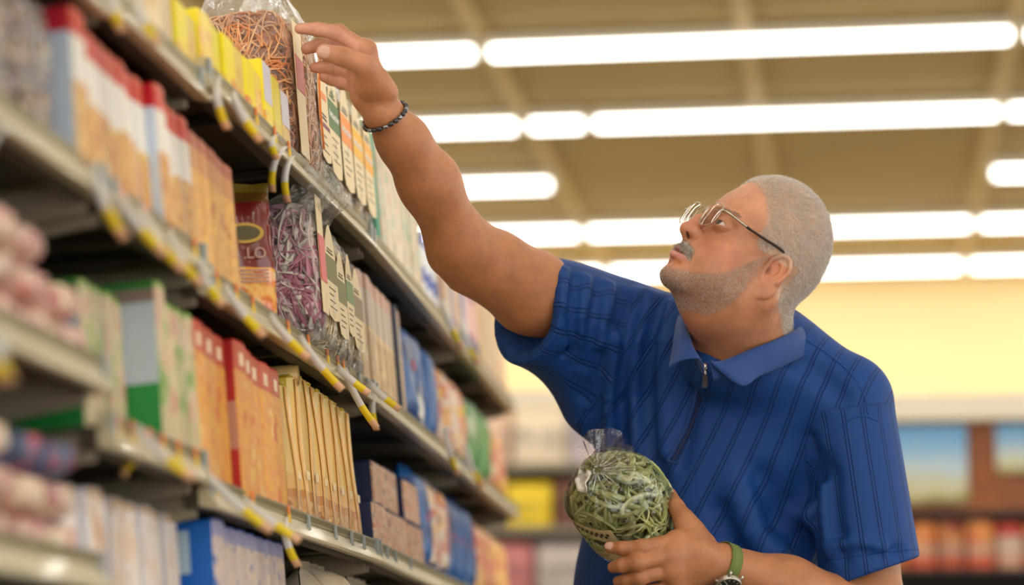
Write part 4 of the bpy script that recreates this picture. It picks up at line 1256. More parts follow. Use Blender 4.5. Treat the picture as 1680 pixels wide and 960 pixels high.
def surface(field, lo, hi, h, B=16, keep=None):
    """Surface nets on a sparse grid: only blocks near the surface are sampled. Returns vertices and quads."""
    lo = np.asarray(lo, float); hi = np.asarray(hi, float)
    nb = np.ceil((hi - lo) / (h * B)).astype(int)
    g = np.stack(np.meshgrid(*[np.arange(n) for n in nb], indexing='ij'), -1).reshape(-1, 3)
    cen = lo + (g + 0.5) * B * h
    dc = np.full(len(cen), 0.5)
    for s in range(0, len(cen), 20000):
        dc[s:s + 20000] = field.eval(cen[s:s + 20000])
    sel = np.abs(dc) < B * h * 0.87 * 1.5 + 0.004
    if keep is not None: sel &= keep(cen)
    g = g[sel]
    D = nb * B + 2
    ax = np.arange(B + 1)
    off = np.stack(np.meshgrid(ax, ax, ax, indexing='ij'), -1).reshape(-1, 3)
    offf = off * h
    ids, vs, quads = [], [], []
    def cid(ix): return (ix[:, 0].astype(np.int64) * D[1] + ix[:, 1]) * D[2] + ix[:, 2]
    for b in g:
        base = lo + b * B * h
        d = field.eval(base + offf, base, base + B * h).reshape(B + 1, B + 1, B + 1)
        if d.min() > 0 or d.max() < 0: continue
        s = d < 0
        c8 = [s[i:i + B, j:j + B, k:k + B] for i in (0, 1) for j in (0, 1) for k in (0, 1)]
        cnt = sum(c.astype(np.int8) for c in c8)
        act = np.argwhere((cnt > 0) & (cnt < 8))
        if len(act) == 0: continue
        acc = np.zeros((len(act), 3)); n = np.zeros(len(act))
        for axis in range(3):
            o1, o2 = [a for a in range(3) if a != axis]
            for u in (0, 1):
                for v in (0, 1):
                    p = act.copy(); p[:, o1] += u; p[:, o2] += v
                    q = p.copy(); q[:, axis] += 1
                    d0 = d[p[:, 0], p[:, 1], p[:, 2]]; d1 = d[q[:, 0], q[:, 1], q[:, 2]]
                    c = (d0 < 0) != (d1 < 0)
                    t = np.where(c, d0 / np.where(c, d0 - d1, 1), 0)
                    pt = p.astype(float); pt[:, axis] += t
                    acc[c] += pt[c]; n += c
        gi = act + b * B
        ids.append(cid(gi)); vs.append(lo + (acc / n[:, None] + b * B) * h)
        for axis in range(3):
            o1, o2 = [(1, 2), (2, 0), (0, 1)][axis]
            sl0 = [slice(0, B)] * 3; sl1 = [slice(0, B)] * 3
            sl1[axis] = slice(1, B + 1)
            A, Bv = s[tuple(sl0)], s[tuple(sl1)]
            e = np.argwhere(A != Bv)
            if len(e) == 0: continue
            fl = A[e[:, 0], e[:, 1], e[:, 2]]
            e = e + b * B
            e1 = np.zeros(3, int); e1[o1] = 1; e2 = np.zeros(3, int); e2[o2] = 1
            q = np.stack([cid(e), cid(e - e1), cid(e - e1 - e2), cid(e - e2)], 1)
            q[~fl] = q[~fl][:, ::-1]
            quads.append(q)
    ids = np.concatenate(ids); vs = np.concatenate(vs); quads = np.concatenate(quads)
    order = np.argsort(ids); ids = ids[order]; vs = vs[order]
    pos = np.searchsorted(ids, quads); pos = np.clip(pos, 0, len(ids) - 1)
    ok = (ids[pos] == quads).all(1)
    return vs, pos[ok]


def smooth_mesh(V, Q, it=2, lam=0.5, mu=-0.52):
    e = np.concatenate([Q[:, [i, (i + 1) % Q.shape[1]]] for i in range(Q.shape[1])])
    for s in range(it * 2):
        f = lam if s % 2 == 0 else mu
        S = np.zeros_like(V); n = np.zeros(len(V))
        for a in range(3):
            S[:, a] = np.bincount(e[:, 0], V[e[:, 1], a], len(V)) + np.bincount(e[:, 1], V[e[:, 0], a], len(V))
        n = np.bincount(e[:, 0], minlength=len(V)) + np.bincount(e[:, 1], minlength=len(V))
        V = V + f * (S / np.maximum(n, 1)[:, None] - V)
    return V


def normals_of(V, Q):
    fn = np.cross(V[Q[:, 2]] - V[Q[:, 0]], V[Q[:, 3]] - V[Q[:, 1]])
    N = np.zeros_like(V)
    for i in range(4):
        for a in range(3): N[:, a] += np.bincount(Q[:, i], fn[:, a], len(V))
    return N / (np.linalg.norm(N, axis=1)[:, None] + 1e-12)


def hit(field, px, py, d0=2.9, d1=4.4, inset=0.0):
    """First point of the surface met along the line of sight of a pixel."""
    ds = np.linspace(d0, d1, 700)
    X = np.array([at(px, py, d) for d in ds])
    v = field.eval(X, np.full(3, -9.0), np.full(3, 9.0)) + inset
    i = np.argmax(v < 0)
    if v[i] >= 0: return X[np.argmin(v)]
    t = v[i - 1] / (v[i - 1] - v[i]) if i > 0 else 0
    return X[i - 1] + (X[i] - X[i - 1]) * t


def face_attr(me, name, vals):
    a = me.attributes.new(name, 'FLOAT', 'POINT'); a.data.foreach_set('value', np.asarray(vals, np.float32))


def col_attr(me, name, C):
    a = me.attributes.new(name, 'FLOAT_COLOR', 'POINT')
    C4 = np.concatenate([C, np.ones((len(C), 1))], 1).astype(np.float32)
    a.data.foreach_set('color', C4.ravel())

# ------------------------------------------------------------------ the man: frames
CR, CU, CT = CAM_M[:, 0], -CAM_M[:, 1], -CAM_M[:, 2]     # photograph right, up and towards the camera, in the world
PHI, TH, ROLL = math.radians(38), math.radians(27), math.radians(4)             # face lifted 33 degrees, turned 30 degrees off the profile
_f0 = -math.cos(TH) * CR + math.sin(TH) * CT
HL = math.sin(TH) * CR + math.cos(TH) * CT
HF_ = math.cos(PHI) * _f0 + math.sin(PHI) * CU
HU = math.cos(PHI) * CU - math.sin(PHI) * _f0
HL, HU = HL * math.cos(ROLL) - HU * math.sin(ROLL), HU * math.cos(ROLL) + HL * math.sin(ROLL)
HR = np.stack([HF_, HL, HU], 1)                          # head axes: forward, left, up
HO = at(1224, 439, 3.48)
HS = 0.0096                                                # head modelled in centimetres


def head_w(p): return HO + HR @ (np.asarray(p, float) * HS)
def head_l(X): return (X - HO) @ HR / HS


HD = Field(50.0, 2.6)


def both(fn_name, *pts, **kw):
    """The same head shape on the left and the right side."""
    for s in (1, -1):
        q = [np.asarray(p, float) * (1, s, 1) for p in pts]
        yield q


def hcap(a, b, ra, rb, k, op='u', sym=True, flat=None):
    for s in ((1, -1) if sym else (1,)):
        HD.cap(np.array(a) * (1, s, 1), np.array(b) * (1, s, 1), ra, rb, k, op, flat)


def hell(c, r, k, op='u', sym=True, rz=0.0, ry=0.0):
    for s in ((1, -1) if sym else (1,)):
        R = np.array(Matrix.Rotation(math.radians(rz * s), 3, 'Z') @ Matrix.Rotation(math.radians(ry), 3, 'Y'))
        HD.ell(np.array(c) * (1, s, 1), r, R, k, op)


hell((-0.7, 0, 5.6), (9.4, 7.8, 9.7), 0, sym=False)              # cranium
hell((-2.2, 0, 3.2), (7.4, 7.3, 7.4), 1.5, sym=False)           # back of the head
hell((4.9, 0, 4.0), (4.6, 5.9, 4.8), 2.0, sym=False)            # forehead
hell((4.8, 0, -1.5), (4.9, 5.7, 6.6), 2.0, sym=False)           # middle of the face
hcap((0.8, 5.7, -2.0), (1.5, 5.3, -5.8), 1.5, 1.6, 2.0)         # ramus
hcap((1.5, 5.2, -5.6), (8.1, 1.7, -8.5), 1.7, 1.4, 2.0)         # jaw
hell((9.05, 0, -8.75), (1.65, 2.3, 1.35), 1.2, sym=False)          # chin
hell((4.2, 0, -6.8), (5.0, 4.8, 2.3), 2.4, sym=False)           # under the jaw
hell((0.8, 0, -7.3), (4.5, 5.2, 3.6), 3.0, sym=False)           # upper throat
hell((6.7, 3.9, -2.1), (2.2, 2.1, 1.9), 1.6)                    # cheek bones
hell((5.8, 3.9, -4.9), (2.5, 2.0, 2.6), 2.2)                    # cheeks
hcap((9.6, 0.9, 3.0), (8.2, 4.5, 2.9), 0.8, 0.75, 1.3)          # brow ridge
hell((9.6, 3.1, 1.0), (1.5, 1.8, 1.05), 1.2, 's')               # eye sockets
hcap((9.4, 0, 2.8), (10.75, 0, 0.5), 0.75, 0.8, 1.1, sym=False)  # bridge of the nose
hcap((10.65, 0, 0.4), (11.35, 0, -1.75), 0.85, 1.0, 0.9, sym=False)
hell((11.35, 0, -1.9), (1.15, 1.22, 1.0), 0.8, sym=False)      # tip
hell((10.5, 1.4, -1.8), (1.1, 0.75, 0.92), 0.6)                 # wings
hcap((11.25, 0, -2.3), (10.2, 0, -2.9), 0.42, 0.5, 0.5, sym=False)
hell((8.8, 0, -4.9), (1.9, 3.0, 2.7), 1.6, sym=False)           # muzzle
hcap((10.75, 0.0, -4.8), (9.85, 2.1, -5.25), 0.52, 0.34, 0.5)    # upper lip
hcap((10.9, 0.0, -6.05), (9.85, 2.1, -5.8), 0.56, 0.36, 0.4)    # lower lip
hell((10.95, 0.62, -2.55), (0.85, 0.34, 0.46), 0.25, 's', rz=18, ry=-22)   # nostrils
hcap((11.55, 0, -5.42), (10.05, 2.6, -5.52), 0.22, 0.15, 0.2, 's')  # line of the mouth
hcap((11.1, 0, -7.25), (9.9, 1.5, -7.1), 0.2, 0.2, 0.6, 's')    # hollow above the chin
hcap((10.6, 2.35, -1.5), (9.75, 3.4, -3.9), 0.08, 0.06, 0.45, 's')  # smile line
for s in (1, -1):                                               # lids around the eyeballs
    HD.ell((8.45, 3.15 * s, 1.25), (1.40, 1.62, 1.36), None, 0.4)
    HD.ell((9.9, 3.3 * s, 1.15), (1.6, 1.36, 0.36), np.array(Matrix.Rotation(math.radians(-16 * s), 3, 'Z')), 0.12, 's')
hcap((9.75, 2.0, 2.0), (8.9, 4.5, 1.85), 0.06, 0.05, 0.3, 's')   # fold of the upper lid
hcap((9.6, 2.0, -0.35), (8.8, 4.2, -0.55), 0.05, 0.04, 0.4, 's')   # bag under the eye
# ears: tilted dish with helix, antihelix, tragus and lobe
_er = Matrix.Rotation(math.radians(-24), 3, 'Z') @ Matrix.Rotation(math.radians(-7), 3, 'Y')


def ear_pt(u, v, w, s):
    """u back, v up, w out of the head, on the ear plane."""
    p = np.array(_er @ Vector((-u, 0, v))) + np.array(_er @ Vector((0, w, 0)))
    return (np.array((0.0, 7.05, 0.1)) + p) * (1, s, 1)


for s in (1, -1):
    E = np.array(_er); E = E * np.array([[1], [s], [1]]) * np.array([[1, s, 1]])
    HD.ell(ear_pt(0.75, -0.1, 0.15, s), (1.75, 0.5, 3.0), E, 0.7)
    HD.ell(ear_pt(0.70, 0.2, 0.85, s), (1.28, 0.72, 2.25), E, 0.25, 's')
    ang = np.radians(np.linspace(205, -75, 13))
    rim = [ear_pt(0.75 - 1.62 * math.cos(a) * (1.0 if math.sin(a) > 0 else 0.9), 0.15 + 2.75 * math.sin(a), 0.62, s) for a in ang]
    HD.chain(rim, [0.36] * 5 + [0.38] * 4 + [0.3] * 4, 0.18, 'u', 0.1)
    an = np.radians(np.linspace(95, -80, 8))
    ah = [ear_pt(0.62 + 0.85 * math.cos(a), 0.0 + 1.55 * math.sin(a), 0.42, s) for a in an]
    HD.chain(ah, [0.2, 0.26, 0.28, 0.28, 0.28, 0.28, 0.26, 0.24], 0.25, 'u', 0.1)
    HD.ell(ear_pt(0.15, -0.55, 0.9, s), (0.66, 0.85, 0.9), E, 0.18, 's')     # concha
    HD.ell(ear_pt(-0.62, -0.45, 0.45, s), (0.42, 0.38, 0.62), E, 0.35)       # tragus
    HD.ell(ear_pt(0.05, -2.55, 0.28, s), (0.82, 0.42, 0.85), E, 0.4)         # lobe

BODY = Field(0.5, 0.03)
_hb = np.array([head_w((x, y, z)) for x in (-11, 14) for y in (-9.5, 9.5) for z in (-13, 15)])
BODY.add(lambda X: HD.eval(head_l(X)) * HS, _hb.min(0), _hb.max(0), 0.01)
NB = at(1222, 575, 3.575)
BODY.cap(head_w((-2.4, 0, -4.5)), NB, 0.062, 0.070, 0.03)
BODY.cap(head_w((0.9, 0, -8.3)), at(1188, 580, 3.54), 0.028, 0.026, 0.05)
BODY.cap(head_w((-6.2, 0, -5.0)), at(1254, 560, 3.62), 0.026, 0.034, 0.04)
BODY.cap(head_w((-2.2, 6.0, -3.5)), at(1190, 585, 3.505), 0.013, 0.011, 0.03)     # neck muscle

SR, SL = at(1002, 543, 3.67), at(1385, 655, 3.555)
PEL = at(1112, 1165, 3.70)
LAT = SL - SR; LAT /= np.linalg.norm(LAT)
UPV = NB - PEL; UPV -= LAT * (UPV @ LAT); UPV /= np.linalg.norm(UPV)
FWD = np.cross(LAT, UPV)
TR = np.stack([LAT, FWD, UPV], 1)


def torso(F, off, k):
    F.ell(at(1192, 730, 3.66), (0.192 + off, 0.128 + off, 0.235 + off), TR, k)
    F.ell(at(1140, 960, 3.68), (0.186 + off, 0.150 + off, 0.27 + off), TR, k)
    F.ell(at(1114, 1170, 3.70), (0.182 + off, 0.125 + off, 0.2 + off), TR, k)
    F.cap(SR, NB, 0.066 + off, 0.062 + off, k)
    F.cap(SL, NB, 0.066 + off, 0.062 + off, k)


torso(BODY, -0.036, 0.04)
# right arm, raised to the shelf
A_R = [SR, at(948, 516, 3.632), at(888, 488, 3.585), at(868, 478, 3.57), at(812, 440, 3.53), at(754, 401, 3.485), at(703, 298, 3.425), at(662, 232, 3.385), at(629, 187, 3.347)]
BODY.chain(A_R, [0.044, 0.044, 0.050, 0.0555, 0.049, 0.0415, 0.0395, 0.0318, 0.0265], 0.02, 'u', 0.03)
BODY.cap(at(735, 424, 3.50), at(760, 440, 3.51), 0.018, 0.03, 0.03)           # point of the elbow
WR = A_R[-1]


def hand(F, wrist, palm, fingers, thumb, thumb_r, extra=(), fr=None):
    pr = 0.0135
    for p in palm: F.cap(wrist, p, 0.021, pr, 0.012)
    for i in range(len(palm) - 1): F.cap(palm[i], palm[i + 1], pr, pr, 0.012)
    for j, fg in enumerate(fingers):
        r0 = (fr or [0.0108, 0.0112, 0.0104, 0.009])[j]
        F.chain(fg, [r0 * 1.14, r0 * 1.0, r0 * 0.9, r0 * 0.72], 0.003, 'u', 0.003)
        F.ell(fg[1], (r0 * 1.1,) * 3, None, 0.005)
    F.chain(thumb, thumb_r, 0.007, 'u', 0.005)
    for c, r in extra: F.ell(c, r, None, 0.02)


R_palm = [at(600, 82, 3.335), at(593, 97, 3.36), at(589, 119, 3.375), at(592, 140, 3.38)]
R_fing = [[at(600, 82, 3.335), at(556, 54, 3.345), at(522, 48, 3.36), at(492, 47, 3.372)],
          [at(593, 97, 3.36), at(550, 76, 3.385), at(523, 74, 3.395), at(503, 80, 3.395)],
          [at(590, 122, 3.375), at(553, 112, 3.395), at(532, 110, 3.40), at(517, 111, 3.40)],
          [at(593, 146, 3.375), at(562, 135, 3.395), at(544, 131, 3.40), at(531, 127, 3.40)]]
R_thumb = [at(632, 152, 3.332), at(598, 108, 3.302), at(562, 93, 3.292), at(532, 86, 3.292)]
hand(BODY, WR, R_palm, R_fing, R_thumb, [0.018, 0.0152, 0.0132, 0.0112],
     extra=[(at(607, 138, 3.325), (0.021, 0.017, 0.021)), (at(610, 150, 3.36), (0.022, 0.020, 0.024)), (at(600, 160, 3.372), (0.014, 0.016, 0.016))])

# left arm, bent, its hand under the bag of green pasta
LW = at(1186, 926, 3.392)
A_L = [SL, at(1422, 850, 3.54), at(1436, 1012, 3.505), at(1290, 966, 3.435), LW]
BODY.chain(A_L, [0.046, 0.044, 0.042, 0.0415, 0.0285], 0.02, 'u', 0.03)
L_palm = [at(1108, 889, 3.352), at(1099, 911, 3.338), at(1098, 935, 3.34), at(1106, 958, 3.355)]
L_fing = [[at(1108, 889, 3.352), at(1053, 899, 3.326), at(1020, 900, 3.330), at(1001, 899, 3.338)],
          [at(1099, 911, 3.338), at(1046, 923, 3.318), at(1020, 928, 3.325), at(1006, 931, 3.335)],
          [at(1098, 935, 3.34), at(1050, 947, 3.325), at(1028, 952, 3.333), at(1014, 954, 3.342)],
          [at(1106, 958, 3.355), at(1066, 971, 3.342), at(1046, 974, 3.348), at(1034, 975, 3.355)]]
L_thumb = [at(1156, 893, 3.400), at(1122, 852, 3.382), at(1108, 832, 3.402), at(1098, 812, 3.43)]
hand(BODY, LW, L_palm, L_fing, L_thumb, [0.0165, 0.0142, 0.0125, 0.0105],
     extra=[(at(1132, 878, 3.375), (0.018, 0.018, 0.016)), (at(1140, 905, 3.365), (0.026, 0.022, 0.018))])
for a, b in ((0, 1), (1, 2), (2, 3)):
    pass
NAILS = [(R_thumb[3], R_thumb[2], 0.0105, CT), (L_fing[0][3], L_fing[0][2], 0.0085, CT * 0.9 + CU * 0.5)]
for t, b, r, n in NAILS:
    ax = (t - b) / np.linalg.norm(t - b); n = n - ax * (n @ ax); n /= np.linalg.norm(n); sd = np.cross(ax, n)
    BODY.ell(t + n * r * 0.78 - ax * r * 0.05, (r * 0.85, r * 0.72, r * 0.32), np.stack([ax, sd, n], 1), 0.0012)
# hips inside the trousers carry the body down to the legs
HIP = [PEL + LAT * 0.095 * s - UPV * 0.08 for s in (-1, 1)]
FOOT = [np.array([h[0] + 0.03 * s, h[1] + 0.03, 0.10]) for h, s in zip(HIP, (-1, 1))]
for h, ft in zip(HIP, FOOT): BODY.cap(h, ft, 0.06, 0.035, 0.03)

_lo = np.array([-1.05, 2.95, 0.04]); _hi = np.array([0.35, 4.05, 1.98])
V, Q = surface(BODY, _lo, _hi, 0.0018, 20)
V = smooth_mesh(V, Q, 1)
Nn = normals_of(V, Q)
print('body', len(V))


# skin colour of the places that differ: lips, nails, palm, beard shadow, scalp, knuckles
def gauss(d, s): return np.exp(-(d / s) ** 2)


def lerp(C, c, w): return C * (1 - w[:, None]) + np.array(c)[None] * w[:, None]


def seg_d(P, a, b):
    a = np.asarray(a, float); b = np.asarray(b, float); ab = b - a
    t = np.clip(((P - a) @ ab) / (ab @ ab), 0, 1)
    return np.linalg.norm(P - a - t[:, None] * ab, axis=1)


def sstep(a, b, x):
    t = np.clip((x - a) / (b - a), 0, 1); return t * t * (3 - 2 * t)


PL = head_l(V); PS = PL * (1, 1, 1); PS[:, 1] = np.abs(PS[:, 1])
inhead = (np.abs(PL[:, 1]) < 9.5) & (PL[:, 2] > -13) & (PL[:, 0] > -12) & (PL[:, 0] < 14.5) & (PL[:, 2] < 16)


def hair_mask(P):
    """1 where the scalp carries hair (head centimetres, y taken positive)."""
    x, y, z = P[:, 0], np.abs(P[:, 1]), P[:, 2]
    line = 7.9 - 0.06 * np.maximum(y - 1.0, 0) ** 1.6                 # front hairline, recedes at the temples
    top = sstep(0.0, 0.9, line - x + (z - 10.2) * 0.35) * sstep(3.2, 4.2, z + 0.0 * x)
    side = sstep(0.0, 0.7, 4.9 - x - np.maximum(0, 3.0 - z) * 0.5) * sstep(1.2, 2.0, z)
    back = sstep(0.0, 1.0, -1.9 - x) * sstep(-3.9, -3.1, z - 0.25 * (x + 6.0))
    return np.clip(np.maximum(np.maximum(top, side), back), 0, 1)


def beard_mask(P):
    x, y, z = P[:, 0], np.abs(P[:, 1]), P[:, 2]
    # upper edge runs from the sideburn in front of the ear down along the jaw to the chin
    up = np.interp(x, [0.8, 2.6, 5.0, 7.0, 8.8, 10.5, 12], [3.0, 0.2, -3.8, -5.8, -6.9, -7.8, -7.9])
    lowb = np.interp(x, [0.0, 1.0, 3.0, 6.0, 12], [-6.8, -9.6, -11.6, -13.0, -13.5])
    m = sstep(0.0, 1.0, up - z) * sstep(0.0, 1.2, z - lowb) * sstep(0.5, 1.5, x + 0.15 * (z + 2))
    lip_ = sstep(1.3, 0.6, np.hypot(y / 2.0, (z + 6.6) / 0.8)) * sstep(8.5, 9.2, x)
    return np.clip(m - lip_ * 0.0, 0, 1)


def stache_mask(P):
    x, y, z = P[:, 0], np.abs(P[:, 1]), P[:, 2]
    mid = -4.0 - 0.14 * y - 0.10 * y ** 2
    return sstep(0.9, 0.5, np.abs(z - mid) / (1 + 0.05 * y)) * sstep(3.1, 2.6, y) * sstep(8.6, 9.2, x) * sstep(0.0, 0.35, y + 0.25)


SK = np.array(srgb(190, 128, 87)[:3])
Cc = np.tile(SK, (len(V), 1))
x, y, z = PL[:, 0], np.abs(PL[:, 1]), PL[:, 2]
ih = inhead.astype(float)
Cc = lerp(Cc, srgb(214, 150, 116)[:3], ih * 0.6)
Cc = lerp(Cc, srgb(214, 128, 104)[:3], ih * 0.5 * np.maximum(gauss(seg_d(PL, (6.5, 5.2, -2.5), (8.0, 4.0, -2.5)), 2.2), gauss(np.linalg.norm(PL - (11.8, 0, -1), axis=1), 1.8)))
Cc = lerp(Cc, srgb(224, 164, 132)[:3], ih * 0.6 * sstep(4.0, 6.5, z) * sstep(4, 7, x))  # highlight on the forehead painted into the skin colour
Cc = lerp(Cc, srgb(176, 116, 86)[:3], ih * 0.45 * gauss(np.linalg.norm((PS - (9.3, 3.2, 0.5)) / (1, 1.3, 1), axis=1), 1.3))
Cc = lerp(Cc, srgb(186, 112, 108)[:3], ih * 0.9 * sstep(0.8, 0.5, seg_d(PS, (11.2, 0, -5.0), (10.1, 2.2, -5.3))))
Cc = lerp(Cc, srgb(218, 150, 142)[:3], ih * 0.9 * sstep(0.75, 0.5, seg_d(PS, (11.4, 0, -6.0), (10.1, 2.1, -5.75))))
Cc = lerp(Cc, srgb(96, 44, 44)[:3], ih * 0.9 * sstep(0.32, 0.12, seg_d(PS, (11.3, 0, -5.43), (9.9, 2.55, -5.53))))  # shade between the lips painted as a dark line
Cc = lerp(Cc, srgb(214, 132, 100)[:3], ih * 0.4 * gauss(np.linalg.norm((PS - (-0.5, 7.6, 0)) / (1, 1, 1.6), axis=1), 2.2))
Cc = lerp(Cc, srgb(40, 20, 14)[:3], ih * sstep(0.62, 0.3, np.linalg.norm((PS - (10.7, 0.62, -2.45)) / (1.2, 0.9, 1), axis=1)))  # shade inside the nostrils painted as dark colour
hm, bmk = hair_mask(PL) * ih, beard_mask(PL) * ih
Cc = lerp(Cc, srgb(206, 172, 146)[:3], hm * 0.85)
Cc = lerp(Cc, srgb(158, 112, 88)[:3], bmk * 0.6)
Cc = lerp(Cc, srgb(120, 96, 84)[:3], stache_mask(PL) * ih * 0.7)
# palm and inner fingers of the raised hand are lighter and pinker
for fg in R_fing:
    dd = np.min([seg_d(V, fg[i], fg[i + 1]) for i in range(3)], axis=0)
    Cc = lerp(Cc, srgb(228, 166, 142)[:3], 0.75 * sstep(0.02, 0.012, dd) * sstep(-0.2, 0.5, -(Nn @ CR) * 0.6 + Nn @ CT * 0.6 - Nn @ CU * 0.5))
Cc = lerp(Cc, srgb(222, 158, 130)[:3], 0.6 * sstep(0.035, 0.015, seg_d(V, at(600, 105, 3.345), at(596, 140, 3.36))) * sstep(0.0, 0.6, Nn @ CT))
Cc = lerp(Cc, srgb(220, 156, 128)[:3], 0.5 * sstep(0.022, 0.012, seg_d(V, R_thumb[1], R_thumb[3])))
for t, b, r, n in NAILS:
    ax = (t - b) / np.linalg.norm(t - b); n2 = n - ax * (n @ ax); n2 /= np.linalg.norm(n2)
    Cc = lerp(Cc, srgb(226, 178, 160)[:3], sstep(r * 0.95, r * 0.7, np.linalg.norm(V - (t + n2 * r * 0.9 - ax * r * 0.05), axis=1)) * (Nn @ n2 > 0.45))
for fg in L_fing + R_fing:
    for j in (1, 2):
        Cc = lerp(Cc, srgb(160, 100, 70)[:3], 0.35 * gauss(np.linalg.norm(V - fg[j], axis=1), 0.011))


# shade of creases painted as darker lines: thumb joint, finger joints, wrist, palm
def crease_shade(a, b, w, s):
    global Cc
    Cc = lerp(Cc, srgb(120, 70, 48)[:3], s * sstep(w, w * 0.35, seg_d(V, a, b)))


for q, s_ in ((0.0, 0.22), (0.0035, 0.14), (-0.0035, 0.14)):
    ax_ = (R_thumb[3] - R_thumb[2]) / np.linalg.norm(R_thumb[3] - R_thumb[2]); c_ = R_thumb[2] + ax_ * q + CT * 0.0125
    up_ = np.cross(ax_, CT); crease_shade(c_ - up_ * 0.008, c_ + up_ * 0.008, 0.0022, s_)
crease_shade(at(606, 172, 3.355), at(622, 162, 3.315), 0.0026, 0.45)
crease_shade(at(600, 178, 3.36), at(634, 176, 3.318), 0.0022, 0.35)
crease_shade(at(585, 118, 3.33), at(592, 140, 3.33), 0.004, 0.45)
crease_shade(at(548, 104, 3.385), at(547, 122, 3.385), 0.0026, 0.25)
Cc = lerp(Cc, srgb(96, 48, 36)[:3], ih * 0.55 * sstep(1.0, 0.3, np.linalg.norm((PS - (0.3, 7.5, -0.4)) / (0.7, 1.0, 1.0), axis=1)))  # shade in the hollow of the ear painted into the skin


def skin_material():
    m = bpy.data.materials.new('skin'); m.use_nodes = True
    nt = m.node_tree; N = nt.nodes.new; L = nt.links.new
    b = nt.nodes['Principled BSDF']
    at_ = N('ShaderNodeAttribute'); at_.attribute_name = 'tone'
    tc = N('ShaderNodeTexCoord')
    n1 = N('ShaderNodeTexNoise'); n1.inputs['Scale'].default_value = 38; n1.inputs['Detail'].default_value = 5; n1.inputs['Roughness'].default_value = 0.65
    L(tc.outputs['Object'], n1.inputs['Vector'])
    mr = N('ShaderNodeMapRange'); mr.inputs[1].default_value = 0.3; mr.inputs[2].default_value = 0.7; mr.inputs[3].default_value = 0.80; mr.inputs[4].default_value = 1.08
    L(n1.outputs['Fac'], mr.inputs[0])
    hs = N('ShaderNodeHueSaturation'); L(at_.outputs['Color'], hs.inputs['Color']); L(mr.outputs[0], hs.inputs['Value'])
    L(hs.outputs[0], b.inputs['Base Color'])
    b.inputs['Subsurface Weight'].default_value = 0.12
    b.inputs['Subsurface Radius'].default_value = (1.0, 0.35, 0.2)
    b.inputs['Subsurface Scale'].default_value = 0.006
    b.inputs['Roughness'].default_value = 0.46
    b.inputs['Specular IOR Level'].default_value = 0.5
    v = N('ShaderNodeTexVoronoi'); v.inputs['Scale'].default_value = 900; L(tc.outputs['Object'], v.inputs['Vector'])
    n2 = N('ShaderNodeTexNoise'); n2.inputs['Scale'].default_value = 160; n2.inputs['Detail'].default_value = 4; L(tc.outputs['Object'], n2.inputs['Vector'])
    ad = N('ShaderNodeMath'); ad.operation = 'MULTIPLY_ADD'; ad.inputs[1].default_value = 0.35; L(v.outputs['Distance'], ad.inputs[0]); L(n2.outputs['Fac'], ad.inputs[2])
    bp = N('ShaderNodeBump'); bp.inputs['Strength'].default_value = 0.4; bp.inputs['Distance'].default_value = 0.0016
    L(ad.outputs[0], bp.inputs['Height']); L(bp.outputs[0], b.inputs['Normal'])
    return m


m_skin = skin_material()
bme = np_mesh('person', V, Q, [m_skin])
col_attr(bme, 'tone', Cc)
man = link('person', bme)
tag(man, 'grey-haired person in glasses and blue polo reaching for pasta on the top shelf', 'person')
SKV, SKQ, SKN, SKP = V, Q, Nn, PL

# eyeballs
m_eye = bpy.data.materials.new('eyeball'); m_eye.use_nodes = True
_nt = m_eye.node_tree; _b = _nt.nodes['Principled BSDF']; _b.inputs['Roughness'].default_value = 0.08; _b.inputs['Coat Weight'].default_value = 0.5
_tc = _nt.nodes.new('ShaderNodeTexCoord'); _sp = _nt.nodes.new('ShaderNodeSeparateXYZ'); _nt.links.new(_tc.outputs['Object'], _sp.inputs[0])
_cr = _nt.nodes.new('ShaderNodeValToRGB'); _cr.color_ramp.interpolation = 'CONSTANT'
_e = _cr.color_ramp.elements; _e[0].color = srgb(226, 214, 208); _e[1].position = 0.83; _e[1].color = srgb(60, 38, 26)
_q = _e.new(0.955); _q.color = srgb(8, 6, 5)
_dv = _nt.nodes.new('ShaderNodeMath'); _dv.operation = 'DIVIDE'; _dv.inputs[1].default_value = 0.0123
_nt.links.new(_sp.outputs[0], _dv.inputs[0]); _nt.links.new(_dv.outputs[0], _cr.inputs[0]); _nt.links.new(_cr.outputs[0], _b.inputs['Base Color'])
bm = bmesh.new(); bmesh.ops.create_uvsphere(bm, u_segments=32, v_segments=20, radius=0.0123)
eme = bpy.data.meshes.new('eye'); bm.to_mesh(eme); bm.free(); eme.materials.append(m_eye)
eme.polygons.foreach_set('use_smooth', np.ones(len(eme.polygons), dtype=bool))
for s in (1, -1):
    o = link('eye', eme, man)
    Rg = Matrix(HR.tolist()) @ Matrix.Rotation(math.radians(-8), 3, 'Y') @ Matrix.Rotation(math.radians(6), 3, 'Z')
    o.matrix_world = Matrix.Translation(Vector(head_w((8.45, 3.15 * s, 1.25)))) @ Rg.to_4x4()


